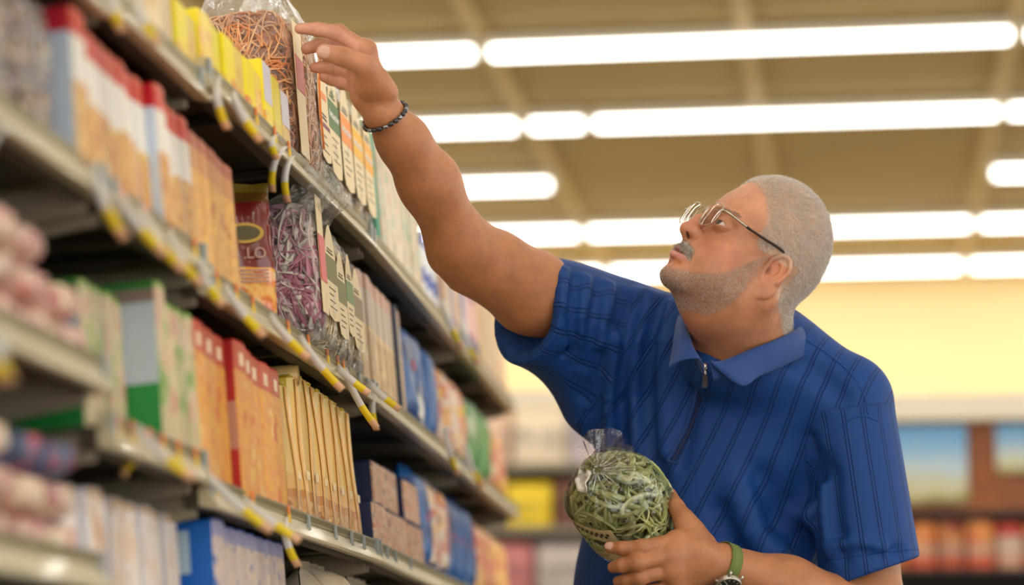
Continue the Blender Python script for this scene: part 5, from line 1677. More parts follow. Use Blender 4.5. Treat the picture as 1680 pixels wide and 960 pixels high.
# ------------------------------------------------------------------ hair, beard, moustache, eyebrows: short strands rooted in the skin
def strands_on(name, weight, n, length, rad, colors, comb, stand, curl, seed, parent=man, darker=0.0):
    rg = np.random.default_rng(seed)
    tri = SKQ
    c = SKV[tri].mean(1)
    fa = np.linalg.norm(np.cross(SKV[tri[:, 2]] - SKV[tri[:, 0]], SKV[tri[:, 3]] - SKV[tri[:, 1]]), axis=1) * 0.5
    w = weight[tri].mean(1) * fa
    w[w < 0] = 0
    f = rg.choice(len(tri), n, p=w / w.sum())
    uv = rg.random((n, 2))
    q = SKV[tri[f]]
    P0 = (q[:, 0] * (1 - uv[:, :1]) + q[:, 1] * uv[:, :1]) * (1 - uv[:, 1:]) + (q[:, 3] * (1 - uv[:, :1]) + q[:, 2] * uv[:, :1]) * uv[:, 1:]
    nn = SKN[tri[f, 0]]
    cb = comb(head_l(P0))                                     # comb direction, head axes
    cb = cb @ HR.T
    cb = cb - nn * (cb * nn).sum(1)[:, None]
    cb /= np.linalg.norm(cb, axis=1)[:, None] + 1e-9
    rt = rg.normal(size=(n, 3)); rt -= nn * (rt * nn).sum(1)[:, None]
    dirv = cb + rt * curl
    dirv /= np.linalg.norm(dirv, axis=1)[:, None] + 1e-9
    L_ = length * rg.uniform(0.6, 1.15, n)[:, None] * (0.5 + 0.5 * weight[tri[f, 0]][:, None])
    side = np.cross(nn, dirv)
    K = 4; ring = 3
    VV = np.zeros((n, K, ring, 3)); ph = rg.uniform(0, 6.28, n)[:, None]
    for i in range(K):
        t = i / (K - 1)
        p = P0 - nn * 0.0004 + nn * L_ * stand * (t - 0.35 * t * t) + dirv * L_ * (t ** 1.3) * (1 - stand * 0.4) \
            + side * L_ * curl * 0.25 * np.sin(ph + 4.5 * t)
        r = rad * (1 - 0.75 * t)
        for k in range(ring):
            a = 2 * math.pi * k / ring
            VV[:, i, k] = p + r * (math.cos(a) * side + math.sin(a) * nn)
    idx = np.arange(n * K * ring).reshape(n, K, ring)
    Q = np.stack([np.stack([idx[:, i, k], idx[:, i, (k + 1) % ring], idx[:, i + 1, (k + 1) % ring], idx[:, i + 1, k]], -1)
                  for i in range(K - 1) for k in range(ring)], 1).reshape(-1, 4)
    m = bpy.data.materials.new(name + '_grey'); m.use_nodes = True
    nt = m.node_tree; b = nt.nodes['Principled BSDF']; b.inputs['Roughness'].default_value = 0.45
    g = nt.nodes.new('ShaderNodeNewGeometry'); cr = nt.nodes.new('ShaderNodeValToRGB')
    el = cr.color_ramp.elements; el[0].color = colors[0]; el[1].color = colors[-1]
    for i, cc in enumerate(colors[1:-1]):
        e = el.new((i + 1) / (len(colors) - 1)); e.color = cc
    nt.links.new(g.outputs['Random Per Island'], cr.inputs[0]); nt.links.new(cr.outputs[0], b.inputs['Base Color'])
    o = link(name, np_mesh(name, VV.reshape(-1, 3), Q, [m]), parent)
    o['kind'] = 'stuff'
    return o


def comb_hair(P):
    d = np.zeros_like(P); d[:, 0] = -1.0; d[:, 2] = -0.12 * (P[:, 0] < 3) - 0.5 * (np.abs(P[:, 1]) > 5); d[:, 1] = 0.15 * np.sign(P[:, 1])
    return d


def comb_beard(P):
    d = np.zeros_like(P); d[:, 0] = 0.35; d[:, 2] = -1.0; return d


def comb_stache(P):
    d = np.zeros_like(P); d[:, 1] = np.sign(P[:, 1]) * 0.8; d[:, 2] = -0.8; return d


def comb_brow(P):
    d = np.zeros_like(P); d[:, 1] = np.sign(P[:, 1]); d[:, 2] = 0.25; d[:, 0] = -0.4; return d


hw = hair_mask(SKP) * ih * (np.abs(SKP[:, 1]) < 8.6)
_earx = (SKP[:, 0] > -3.6) & (SKP[:, 0] < 1.8) & (np.abs(SKP[:, 1]) > 6.9) & (SKP[:, 2] < 3.0)
hw = hw * ~_earx
hair = strands_on('hair', hw, 34000, 0.0098, 0.00018,
                  [srgb(170, 152, 138), srgb(218, 208, 198), srgb(240, 235, 228), srgb(250, 248, 244), srgb(254, 253, 251)], comb_hair, 0.75, 0.6, 3)
bw = bmk * ~_earx
beard = strands_on('beard', bw, 12000, 0.0046, 0.00017,
                   [srgb(120, 98, 84), srgb(186, 170, 158), srgb(226, 218, 212), srgb(246, 242, 240)], comb_beard, 0.35, 0.7, 5)
sw = stache_mask(SKP) * ih
stache = strands_on('moustache', sw, 1300, 0.0078, 0.00026,
                    [srgb(104, 88, 76), srgb(170, 156, 144), srgb(222, 212, 202), srgb(246, 242, 236)], comb_stache, 0.3, 0.3, 6)
brw = ih * sstep(0.75, 0.4, seg_d(np.stack([SKP[:, 0], np.abs(SKP[:, 1]), SKP[:, 2]], 1), (10.4, 1.5, 3.1), (8.8, 5.0, 3.3)))
brows = strands_on('eyebrow', brw, 500, 0.0075, 0.00022, [srgb(90, 80, 74), srgb(160, 150, 142), srgb(205, 196, 188)], comb_brow, 0.25, 0.25, 8)

# ------------------------------------------------------------------ the polo shirt
SH = Field()
torso(SH, 0.0, 0.05)
SHIRT_HEM = at(1116, 1180, 3.70)
SH.cap(at(1166, 606, 3.505), at(1236, 604, 3.515), 0.028, 0.03, 0.05)
SH.half(SHIRT_HEM, UPV, 0.004)
ca, cb_ = at(1005, 548, 3.67), at(866, 508, 3.577)
cax = (cb_ - ca) / np.linalg.norm(cb_ - ca)
SLR = Field()
SLR.cap(ca, cb_ + cax * 0.1, 0.079, 0.0865, 0.0)
SLR.half(cb_, -cax, 0.003)
SLR.cap(cb_ + cax * 0.045, cb_ + cax * 0.1, 0.0815, 0.0825, 0.004, 's')
SH.add(lambda X: SLR.eval(X, np.full(3, -9.0), np.full(3, 9.0)), np.minimum(ca, cb_) - 0.1, np.maximum(ca, cb_) + 0.1, 0.05)
SH.cap(at(930, 520, 3.62), at(975, 660, 3.66), 0.05, 0.05, 0.07)              # cloth hanging below the raised arm
SH.cap(cb_ + cax * 0.045, cb_ + cax * 0.1, 0.0815, 0.0825, 0.004, 's')
la, lb = at(1386, 664, 3.558), at(1428, 942, 3.515)
lax = (lb - la) / np.linalg.norm(lb - la)
SLL = Field()
SLL.cap(la, lb + lax * 0.1, 0.071, 0.076, 0.0)
SLL.half(lb, -(lax + 0.22 * CR), 0.004)
SLL.cap(lb + lax * 0.05, lb + lax * 0.1, 0.0715, 0.072, 0.004, 's')
SH.add(lambda X: SLL.eval(X, np.full(3, -9.0), np.full(3, 9.0)), np.minimum(la, lb) - 0.09, np.maximum(la, lb) + 0.09, 0.014)

FOLD_GAIN = 1.15
FOLDS = [  # pixels along the fold, radius, blend, ridge (u) or groove (s)
    ([(890, 432), (893, 470), (905, 530)], 0.005, 0.016, 'u'), ([(926, 446), (921, 500), (935, 575)], 0.006, 0.02, 'u'),
    ([(962, 460), (953, 520), (955, 590)], 0.006, 0.02, 'u'), ([(1000, 470), (990, 520), (978, 575)], 0.006, 0.02, 'u'),
    ([(908, 444), (906, 500), (928, 590), (955, 650)], 0.005, 0.02, 's'), ([(945, 456), (938, 520), (944, 600)], 0.005, 0.02, 's'),
    ([(982, 468), (972, 530), (966, 600)], 0.005, 0.02, 's'), ([(1020, 478), (1006, 540)], 0.004, 0.018, 's'),
    ([(1062, 488), (1044, 560), (1038, 640), (1046, 730)], 0.010, 0.03, 'u'), ([(1090, 500), (1072, 560), (1066, 650), (1072, 760), (1080, 860)], 0.010, 0.028, 's'),
    ([(1104, 500), (1090, 560), (1088, 650), (1090, 740)], 0.006, 0.025, 'u'), ([(1040, 495), (1020, 570), (1012, 660), (1020, 740)], 0.009, 0.03, 's'),
    ([(1010, 560), (996, 650), (998, 720)], 0.006, 0.03, 'u'), ([(985, 590), (976, 660), (978, 720)], 0.005, 0.025, 's'),
    ([(1345, 770), (1300, 830), (1235, 905)], 0.012, 0.04, 's'), ([(1335, 840), (1290, 880), (1260, 940)], 0.011, 0.035, 'u'),
    ([(1250, 790), (1275, 850), (1320, 900)], 0.011, 0.04, 's'), ([(1210, 800), (1235, 870), (1270, 930)], 0.010, 0.04, 'u'),
    ([(1180, 840), (1200, 900), (1215, 940)], 0.006, 0.03, 's'), ([(1330, 720), (1337, 800), (1342, 870)], 0.004, 0.02, 's'),
    ([(1352, 800), (1356, 860), (1362, 905)], 0.005, 0.02, 'u'), ([(1366, 780), (1372, 860), (1385, 915)], 0.004, 0.02, 's'),
    ([(1372, 880), (1420, 900), (1475, 905)], 0.004, 0.02, 's'), ([(1362, 900), (1400, 890), (1450, 900)], 0.004, 0.02, 'u'),
    ([(1300, 585), (1340, 610), (1380, 650)], 0.004, 0.03, 's'), ([(1136, 640), (1130, 700), (1118, 760)], 0.004, 0.02, 's')]
_done = []
for pts, r, k, op in FOLDS:
    W = np.array([hit(SH, px, py) for px, py in pts])
    _done.append((spline(W, 7), r, k, op))
for W, r, k, op in _done:
    r *= FOLD_GAIN
    off = r * (0.15 if op == 's' else -0.35)
    W = W + CT * off
    n = len(W); rr_ = [r * (0.35 + 0.65 * math.sin(math.pi * (0.1 + 0.8 * i / (n - 1)))) for i in range(n)]
    SH.chain(W, rr_, k, op, 0.003)
SV, SQ = surface(SH, np.array([-0.80, 2.95, 0.80]), np.array([0.35, 4.10, 1.75]), 0.0028, 18)
SV = smooth_mesh(SV, SQ, 1)
print('shirt', len(SV))
_B9 = (np.full(3, -9.0), np.full(3, 9.0))
dT = Field(); torso(dT, 0.0, 0.05); dT = dT.eval(SV, *_B9)
dR, dL = SLR.eval(SV, *_B9), SLL.eval(SV, *_B9)
axR = np.clip((SV - ca) @ cax, 0, 1); axL = np.clip((SV - la) @ lax, 0, 1)
zR = (dR < dT - 0.004) & (axR > 0.03); zL = (dL < dT) & (axL > 0.012)
TC = at(1170, 700, 3.6)
Xt, Zt = (SV - TC) @ LAT, (SV - TC) @ UPV
stripe = (Xt - Zt * np.clip(0.21 - 0.8 * Xt, 0.05, 0.4)) / 0.0315


def around(P, o, ax, r):
    e1 = CT - ax * (CT @ ax); e1 /= np.linalg.norm(e1); e2 = np.cross(ax, e1)
    q = P - o
    return np.arctan2(q @ e2, q @ e1) * r


stripe = np.where(zR, around(SV, ca, cax, 0.08) / 0.036, stripe)
stripe = np.where(zL, around(SV, la, lax, 0.07) / 0.0275, stripe)
hem = np.where(zR, (cb_ - SV) @ cax, np.where(zL, (lb - SV) @ lax, 0.2))


def cloth_material():
    m = bpy.data.materials.new('polo_cloth'); m.use_nodes = True
    nt = m.node_tree; N = nt.nodes.new; L = nt.links.new
    b = nt.nodes['Principled BSDF']; b.inputs['Roughness'].default_value = 0.62; b.inputs['Sheen Weight'].default_value = 0.12
    b.inputs['Sheen Roughness'].default_value = 0.4; b.inputs['Sheen Tint'].default_value = srgb(90, 140, 220); b.inputs['Specular IOR Level'].default_value = 0.3
    a = N('ShaderNodeAttribute'); a.attribute_name = 'stripe'
    fr = N('ShaderNodeMath'); fr.operation = 'FRACT'; L(a.outputs['Fac'], fr.inputs[0])
    def dip(c, w):
        s_ = N('ShaderNodeMath'); s_.operation = 'SUBTRACT'; s_.inputs[1].default_value = c; L(fr.outputs[0], s_.inputs[0])
        ab = N('ShaderNodeMath'); ab.operation = 'ABSOLUTE'; L(s_.outputs[0], ab.inputs[0])
        mr = N('ShaderNodeMapRange'); mr.interpolation_type = 'SMOOTHSTEP'; mr.inputs[1].default_value = 0; mr.inputs[2].default_value = w; mr.inputs[3].default_value = 1; mr.inputs[4].default_value = 0
        L(ab.outputs[0], mr.inputs[0]); return mr
    d1, d2 = dip(0.43, 0.055), dip(0.59, 0.055)
    mx = N('ShaderNodeMath'); mx.operation = 'MAXIMUM'; L(d1.outputs[0], mx.inputs[0]); L(d2.outputs[0], mx.inputs[1])
    h = N('ShaderNodeAttribute'); h.attribute_name = 'hem'
    hs_ = N('ShaderNodeMath'); hs_.operation = 'SUBTRACT'; hs_.inputs[1].default_value = 0.024; L(h.outputs['Fac'], hs_.inputs[0])
    ha = N('ShaderNodeMath'); ha.operation = 'ABSOLUTE'; L(hs_.outputs[0], ha.inputs[0])
    hm_ = N('ShaderNodeMapRange'); hm_.inputs[2].default_value = 0.0018; hm_.inputs[3].default_value = 0.8; hm_.inputs[4].default_value = 0; L(ha.outputs[0], hm_.inputs[0])
    mx2 = N('ShaderNodeMath'); mx2.operation = 'MAXIMUM'; L(mx.outputs[0], mx2.inputs[0]); L(hm_.outputs[0], mx2.inputs[1])
    tc = N('ShaderNodeTexCoord'); no = N('ShaderNodeTexNoise'); no.inputs['Scale'].default_value = 420; no.inputs['Detail'].default_value = 2; L(tc.outputs['Object'], no.inputs['Vector'])
    hgt = N('ShaderNodeMath'); hgt.operation = 'MULTIPLY_ADD'; hgt.inputs[1].default_value = -1.0; L(mx2.outputs[0], hgt.inputs[0])
    n2 = N('ShaderNodeMath'); n2.operation = 'MULTIPLY'; n2.inputs[1].default_value = 0.22; L(no.outputs['Fac'], n2.inputs[0]); L(n2.outputs[0], hgt.inputs[2])
    bp = N('ShaderNodeBump'); bp.inputs['Strength'].default_value = 0.75; bp.inputs['Distance'].default_value = 0.0016
    L(hgt.outputs[0], bp.inputs['Height']); L(bp.outputs[0], b.inputs['Normal'])
    cm = N('ShaderNodeMix'); cm.data_type = 'RGBA'; cm.inputs[6].default_value = srgb(19, 66, 136); cm.inputs[7].default_value = srgb(14, 50, 108)
    L(mx.outputs[0], cm.inputs[0]); L(cm.outputs[2], b.inputs['Base Color'])
    return m


m_cloth = cloth_material()
m_collar = mat('collar_knit', srgb(20, 66, 136), 0.7, bump=0.2, bscale=1500, sheen=0.15)
sme = np_mesh('polo_shirt', SV, SQ, [m_cloth])
face_attr(sme, 'stripe', stripe); face_attr(sme, 'hem', hem)
shirt = link('polo_shirt', sme, man)

# collar: fold line on the neck and lower edge, front right side -> round the back -> front left side
CT_TOP = [(1152, 588, 3.425), (1139, 568, 3.445), (1131, 545, 3.48), (1131, 520, 3.535), (1148, 504, 3.60), (1190, 497, 3.655), (1245, 500, 3.675),
          (1292, 508, 3.65), (1312, 522, 3.588), (1303, 538, 3.515), (1267, 556, 3.462), (1222, 574, 3.445), (1185, 589, 3.425), (1166, 596, 3.42)]
CT_LOW = [(1096, 604, 3.432), (1101, 585, 3.455), (1106, 556, 3.49), (1112, 528, 3.555), (1130, 512, 3.64), (1180, 512, 3.715), (1250, 520, 3.735),
          (1312, 536, 3.70), (1333, 560, 3.61), (1322, 582, 3.52), (1284, 602, 3.475), (1246, 618, 3.442), (1216, 634, 3.418), (1170, 600, 3.415)]
tp = spline([at(*p) for p in CT_TOP], 72); lw_ = spline([at(*p) for p in CT_LOW], 72)
cen = at(1226, 560, 3.575)
rows = []
inner = tp + (cen - tp) * 0.05 - np.array([0, 0, 0.028])
rows.append(inner)
for t in np.linspace(0, 1, 7):
    p = tp * (1 - t) + lw_ * t
    o_ = p - cen; o_[:, 2] = 0; o_ /= np.linalg.norm(o_, axis=1)[:, None]
    p = p + o_ * 0.006 * math.sin(math.pi * min(1, t * 1.0)) + np.array([0, 0, 0.004]) * math.sin(math.pi * t)
    rows.append(p)
G = np.array(rows); nr, nc = G.shape[:2]
idx = np.arange(nr * nc).reshape(nr, nc)
CQ = np.stack([idx[:-1, :-1], idx[:-1, 1:], idx[1:, 1:], idx[1:, :-1]], -1).reshape(-1, 4)
col = link('collar', np_mesh('collar', G.reshape(-1, 3), CQ, [m_collar]), shirt)
md = col.modifiers.new('thick', 'SOLIDIFY'); md.thickness = 0.003; md.offset = 0
md = col.modifiers.new('soft', 'SUBSURF'); md.levels = 1; md.render_levels = 1

# zip placket with its pull, and the sleeve seams
m_zipd = mat('zip_tape', srgb(12, 34, 78), 0.7)
m_zipm = mat('zip_metal', srgb(196, 196, 200), 0.25, metal=1.0)
m_zipk = mat('zip_pull_dark', srgb(60, 60, 64), 0.3, metal=0.8)
zl = spline([hit(SH, px, py) for px, py in ((1158, 606), (1150, 650), (1134, 700), (1116, 735), (1103, 758))], 24) + CT * 0.0012


def ribbon_geo(P, w, n_dir, th=0.0012):
    P = np.asarray(P); T = np.gradient(P, axis=0); T /= np.linalg.norm(T, axis=1)[:, None]
    S = np.cross(T, n_dir); S /= np.linalg.norm(S, axis=1)[:, None]
    V, F = [], []
    for i in range(len(P)):
        for s, t in ((-1, 0), (1, 0), (1, 1), (-1, 1)): V.append(P[i] + S[i] * s * w / 2 + np.asarray(n_dir) * t * th)
    for i in range(len(P) - 1):
        a = i * 4
        for k in range(4): F.append((a + k, a + (k + 1) % 4, a + 4 + (k + 1) % 4, a + 4 + k))
    F += [(3, 2, 1, 0), tuple(len(V) - 4 + k for k in range(4))]
    return V, F


V_, F_ = ribbon_geo(zl, 0.0065, CT)
zp = link('zip_placket', mesh_of('zip_placket', V_, F_, [m_zipd], None, True), shirt)
sdz = np.cross(zl[-1] - zl[0], CT); sdz /= np.linalg.norm(sdz)
for s in (-1, 1):
    ed = np.array([p + sdz * s * 0.0075 for p in zl]) + CT * 0.0004
    link('placket_seam', mesh_of('placket_seam', *tube_geo(ed, 0.0016, 6), [m_collar], None, True), shirt)
V_, F_ = tube_geo([zl[-1] - sdz * 0.009, zl[-1] + sdz * 0.009], 0.0018, 6)
link('placket_seam', mesh_of('placket_seam', V_, F_, [m_collar], None, True), shirt)
zt = hit(SH, 1156, 602) + CT * 0.004
B = [merge(tube_geo([zt + CU * 0.006, zt - CU * 0.006], 0.0042, 8), tube_geo([zt - CU * 0.005 + CT * 0.003, zt - CU * 0.012 + CT * 0.003], 0.003, 8)),
     ribbon_geo([zt - CU * 0.012 + CT * 0.003, zt - CU * 0.020 + CT * 0.0025, zt - CU * 0.030 + CT * 0.002 - CR * 0.001], 0.0075, CT, 0.002)]
link('zip_slider', mesh_of('zip_slider', *B[0], [m_zipm], None, True), shirt)
link('zip_pull', mesh_of('zip_pull', *B[1], [m_zipk]), shirt)
for pts in ([(1040, 484), (1020, 515), (998, 560), (978, 610), (964, 655)], [(1442, 692), (1415, 682), (1385, 695), (1356, 730), (1338, 780), (1332, 850)],
            [(1312, 552), (1350, 575), (1395, 612), (1418, 650), (1424, 680)]):
    px_ = spline([(q[0], q[1], 0) for q in pts], 22)
    W = np.array([hit(SH, q[0], q[1]) for q in px_])
    for _ in range(2): W[1:-1] = (W[:-2] + 2 * W[1:-1] + W[2:]) / 4
    link('sleeve_seam', mesh_of('sleeve_seam', *tube_geo(W, 0.0012, 6), [m_cloth], None, True), shirt)

# trousers and shoes, below the picture
TRO = Field()
TRO.ell(PEL + UPV * -0.03, (0.178, 0.125, 0.16), TR, 0.05)
for h_, ft in zip(HIP, FOOT):
    TRO.cap(h_, ft + np.array([0, 0, 0.0]), 0.098, 0.062, 0.05)
TRO.half(FOOT[0] + np.array([0, 0, -0.045]), (0, 0, 1), 0.01)
TRO.half(PEL + np.array([0, 0, 0.06]), (0, 0, -1), 0.01)
tv, tq = surface(TRO, np.array([-0.75, 3.3, 0.03]), np.array([0.3, 4.2, 1.1]), 0.008, 12)
link('trousers', np_mesh('trousers', smooth_mesh(tv, tq, 2), tq, [mat('trouser_cloth', srgb(52, 50, 52), 0.85, bump=0.3, bscale=400)]), man)
for ft in FOOT:
    S_ = Field()
    fwdh = np.array([FWD[0], FWD[1], 0]); fwdh /= np.linalg.norm(fwdh)
    b0 = np.array([ft[0], ft[1], 0.045])
    S_.cap(b0 - fwdh * 0.04, b0 + fwdh * 0.15, 0.044, 0.042, 0.02); S_.cap(b0 - fwdh * 0.03, b0 + np.array([0, 0, 0.06]), 0.045, 0.045, 0.03)
    S_.half((0, 0, 0.001), (0, 0, 1), 0.004)
    tv, tq = surface(S_, b0 - 0.28, b0 + 0.28, 0.006, 12)
    link('shoe', np_mesh('shoe', smooth_mesh(tv, tq, 2), tq, [mat('shoe_leather', srgb(36, 30, 28), 0.4)]), man)

# ------------------------------------------------------------------ glasses
m_metal = mat('frame_silver', srgb(190, 182, 166), 0.22, metal=1.0)
m_tip = mat('temple_brown', srgb(44, 24, 20), 0.3)
m_dark = mat('temple_inlay', srgb(14, 12, 12), 0.4)
m_pad = film_mat('nose_pad', (0.95, 0.92, 0.9, 1), 0.2, 0.5)
m_lens = film_mat('lens_glass', (0.97, 0.98, 0.98, 1), 0.05, 0.6, 0.0, 5, 0.02)
GL = empty('eyeglasses', head_w((11.2, 0, 1.9)))
tag(GL, 'metal framed eyeglasses with brown temple tips on the face of the man', 'glasses')


def gl(P): return np.array([head_w(p) for p in P]) - head_w((11.2, 0, 1.9))


def lens_outline(s, n=28):
    out = []
    for i in range(n):
        a = 2 * math.pi * i / n
        c, sn = math.cos(a), math.sin(a)
        e = 0.72
        y = 2.05 * abs(c) ** e * (1 if c > 0 else -1); z = 2.05 * abs(sn) ** e * (1 if sn > 0 else -1)
        yy = 3.25 + y
        out.append((11.35 - 0.045 * (yy - 1.5) ** 1.35 if yy > 1.5 else 11.35, yy * s, 1.38 + z + 0.12 * (z > 0) * (y / 2.05) - 0.02))
    return out


for s in (1, -1):
    ol = lens_outline(s)
    P = gl(ol + ol[:2])
    link('rim', mesh_of('rim', *tube_geo(P, 0.00075, 6, cap=False), [m_metal], None, True), GL)
    c = gl([np.mean(ol, 0) + np.array((0.25, 0, 0))])[0]; Pl = gl(ol)
    mid = c + (Pl - c) * 0.55 + (gl([(11.2 + 0.08, 0, 1.9)])[0])
    n = len(Pl); Vv = [c] + list(mid) + list(Pl)
    Fv = [(0, 1 + i, 1 + (i + 1) % n) for i in range(n)] + [(1 + i, 1 + n + i, 1 + n + (i + 1) % n, 1 + (i + 1) % n) for i in range(n)]
    link('lens', mesh_of('lens', Vv, Fv, [m_lens], None, True), GL)
    T = gl([(11.0, 5.2 * s, 2.2), (10.95, 5.9 * s, 2.25), (10.3, 6.45 * s, 2.25), (8.6, 6.75 * s, 2.3), (7.0, 6.95 * s, 2.4)])
    link('temple', mesh_of('temple', *tube_geo(spline(T, 14), [0.0017] * 3 + [0.0019] * 11, 8), [m_metal], None, True), GL)
    T1 = gl([(7.0, 6.95 * s, 2.4), (6.55, 7.0 * s, 2.43)])
    link('temple_inlay', mesh_of('temple_inlay', *tube_geo(T1, 0.0021, 8), [m_dark], None, True), GL)
    T2 = gl([(6.55, 7.0 * s, 2.43), (4.0, 7.35 * s, 2.75), (1.6, 7.75 * s, 3.1), (0.2, 7.75 * s, 3.15), (-0.9, 7.35 * s, 2.9), (-1.7, 7.0 * s, 1.9)])
    link('temple_tip', mesh_of('temple_tip', *tube_geo(spline(T2, 22), [0.0019] * 10 + [0.0022] * 12, 8), [m_tip], None, True), GL)
    pad = gl([(10.7, 1.0 * s, 1.25), (10.5, 1.1 * s, 0.75)])
    link('nose_pad', mesh_of('nose_pad', *tube_geo(pad, 0.0022, 8), [m_pad], None, True), GL)
    link('pad_arm', mesh_of('pad_arm', *tube_geo(gl([(11.3, 1.3 * s, 1.7), (11.0, 1.0 * s, 1.5), (10.7, 1.0 * s, 1.25)]), 0.0004, 5), [m_metal], None, True), GL)
link('bridge', mesh_of('bridge', *tube_geo(spline(gl([(11.36, 1.3, 2.0), (11.55, 0.0, 2.45), (11.36, -1.3, 2.0)]), 10), 0.0008, 6), [m_metal], None, True), GL)


# ------------------------------------------------------------------ rings that follow the wrist
def wrist_ring(c, ax, n, gap, start=CT):
    """Points around a limb on the skin surface, pushed out by gap, with their outward directions."""
    ax = ax / np.linalg.norm(ax)
    e1 = start - ax * (start @ ax); e1 /= np.linalg.norm(e1); e2 = np.cross(ax, e1)
    P, D = [], []
    rs = np.linspace(0.008, 0.06, 105)
    for i in range(n):
        a = 2 * math.pi * i / n
        d = math.cos(a) * e1 + math.sin(a) * e2
        v = BODY.eval(c + rs[:, None] * d, *_B9)
        j = np.argmax(v > 0)
        P.append(c + d * (rs[j] + gap)); D.append(d)
    P, D = np.array(P), np.array(D)
    for _ in range(2): P = (np.roll(P, 1, 0) + 2 * P + np.roll(P, -1, 0)) / 4
    return P, D, ax


# wristwatch on the left wrist
WC = at(1189, 927, 3.3925)
wax = at(1290, 966, 3.435) - WC
RP, RD, wax = wrist_ring(WC, wax, 40, 0.0012)
watch = empty('wristwatch', WC)
tag(watch, 'wristwatch with green woven strap and dark dial on the left wrist', 'watch')
m_strap = mat('strap_green', srgb(122, 142, 74), 0.8, bump=0.6, bscale=900, noise=0.2, nscale=700)
m_case = mat('watch_case', srgb(196, 192, 184), 0.3, metal=0.9)
m_dial = mat('watch_dial', srgb(34, 40, 34), 0.4)
m_ind = mat('dial_marks', srgb(226, 222, 205), 0.5)
wn = CT * 0.80 - CU * 0.58 - CR * 0.1; wn -= wax * (wn @ wax); wn /= np.linalg.norm(wn)
Vv, Fv = [], []
n = len(RP)
for i in range(n):
    for w, h in ((-0.0088, 0), (0.0088, 0), (0.0088, 0.0014), (-0.0088, 0.0014)): Vv.append(RP[i] - WC + wax * w + RD[i] * h)
for i in range(n):
    a, b = i * 4, ((i + 1) % n) * 4
    for k in range(4): Fv.append((a + k, b + k, b + (k + 1) % 4, a + (k + 1) % 4))
link('strap', mesh_of('strap', Vv, Fv, [m_strap], None, True), watch)
wi = int(np.argmax(RD @ wn)); wc = RP[wi] + wn * 0.0015 - WC
e1 = wax; e2 = np.cross(wn, wax); e2 /= np.linalg.norm(e2)


def disc(cen, r0, r1, h0, h1, n=40):
    V, F = [], []
    for h, r in ((h0, r0), (h1, r1)):
        for i in range(n):
            a = 2 * math.pi * i / n; V.append(cen + wn * h + r * (math.cos(a) * e1 + math.sin(a) * e2))
    for i in range(n): F.append((i, (i + 1) % n, n + (i + 1) % n, n + i))
    F += [tuple(range(n - 1, -1, -1)), tuple(range(n, 2 * n))]
    return V, F


link('case', mesh_of('case', *merge(disc(wc, 0.0175, 0.0192, 0.0, 0.004), disc(wc, 0.0192, 0.0190, 0.004, 0.0078)), [m_case]), watch)
V, F = [], []
for r, h in ((0.0190, 0.0078), (0.0186, 0.0094), (0.0162, 0.0096), (0.0158, 0.0086)):
    for i in range(40):
        a = 2 * math.pi * i / 40; V.append(wc + wn * h + r * (math.cos(a) * e1 + math.sin(a) * e2))
for k in range(3):
    for i in range(40): F.append((k * 40 + i, k * 40 + (i + 1) % 40, (k + 1) * 40 + (i + 1) % 40, (k + 1) * 40 + i))
link('bezel', mesh_of('bezel', V, F, [m_case], None, True), watch)
link('dial', mesh_of('dial', *disc(wc, 0.0160, 0.0160, 0.0078, 0.0084), [m_dial]), watch)


def dbar(a, r0, r1, w, h=0.0087):
    d = math.cos(a) * e1 + math.sin(a) * e2; s = np.cross(wn, d)
    V = [wc + wn * (h + t) + d * r + s * q * w / 2 for t in (0, 0.0002) for r in (r0, r1) for q in (-1, 1)]
    return V, [(0, 1, 3, 2), (4, 6, 7, 5), (0, 4, 5, 1), (2, 3, 7, 6), (0, 2, 6, 4), (1, 5, 7, 3)]


link('hour_marks', mesh_of('hour_marks', *merge(*[dbar(math.pi / 6 * i, 0.0118, 0.0148, 0.0011) for i in range(12)]), [m_ind]), watch)
link('watch_hand', mesh_of('watch_hand', *dbar(2.55, -0.002, 0.0125, 0.0009, 0.009), [m_ind]), watch)
link('watch_hand', mesh_of('watch_hand', *dbar(0.35, -0.002, 0.0085, 0.0012, 0.0093), [m_ind]), watch)
for sg in (1, -1):
    for q in (-1, 1):
        P = [wc + e2 * sg * 0.016 + e1 * q * 0.0098 + wn * 0.005, wc + e2 * sg * 0.0225 + e1 * q * 0.0098 + wn * 0.0015]
        link('lug', mesh_of('lug', *tube_geo(P, [0.0022, 0.0017], 8), [m_case], None, True), watch)
link('crown', mesh_of('crown', *tube_geo([wc - e1 * 0.0185 + wn * 0.005, wc - e1 * 0.0225 + wn * 0.005], 0.0022, 10), [m_case]), watch)

# bead bracelet on the raised wrist
BC = at(638, 184, 3.358)
bax = at(690, 299, 3.425) - at(629, 187, 3.347); bax = bax / np.linalg.norm(bax) + CT * 0.18
BP, BD, bax = wrist_ring(BC, bax, 30, 0.0042)
brc = empty('bracelet', BC)
tag(brc, 'dark bead bracelet with steel links on the raised right wrist', 'bracelet')
m_bead = mat('bead_black', srgb(36, 36, 42), 0.18, coat=0.6)
m_beads = mat('bead_steel', srgb(150, 152, 160), 0.22, metal=1.0)
nb = len(BP)
for i in range(nb):
    a, b = BP[i], BP[(i + 1) % nb]
    d = (b - a); g = d * 0.06
    st = i % 3 == 1
    r = 0.0036 if not st else 0.0031
    ln = np.linspace(0, 1, 6); prof = np.array([0.6, 0.95, 1, 1, 0.95, 0.6]) * r
    Pp = [a + g + (d - 2 * g) * t - BC for t in ln]
    link('bead', mesh_of('bead', *tube_geo(Pp, prof, 8), [m_beads if st else m_bead], None, True), brc)


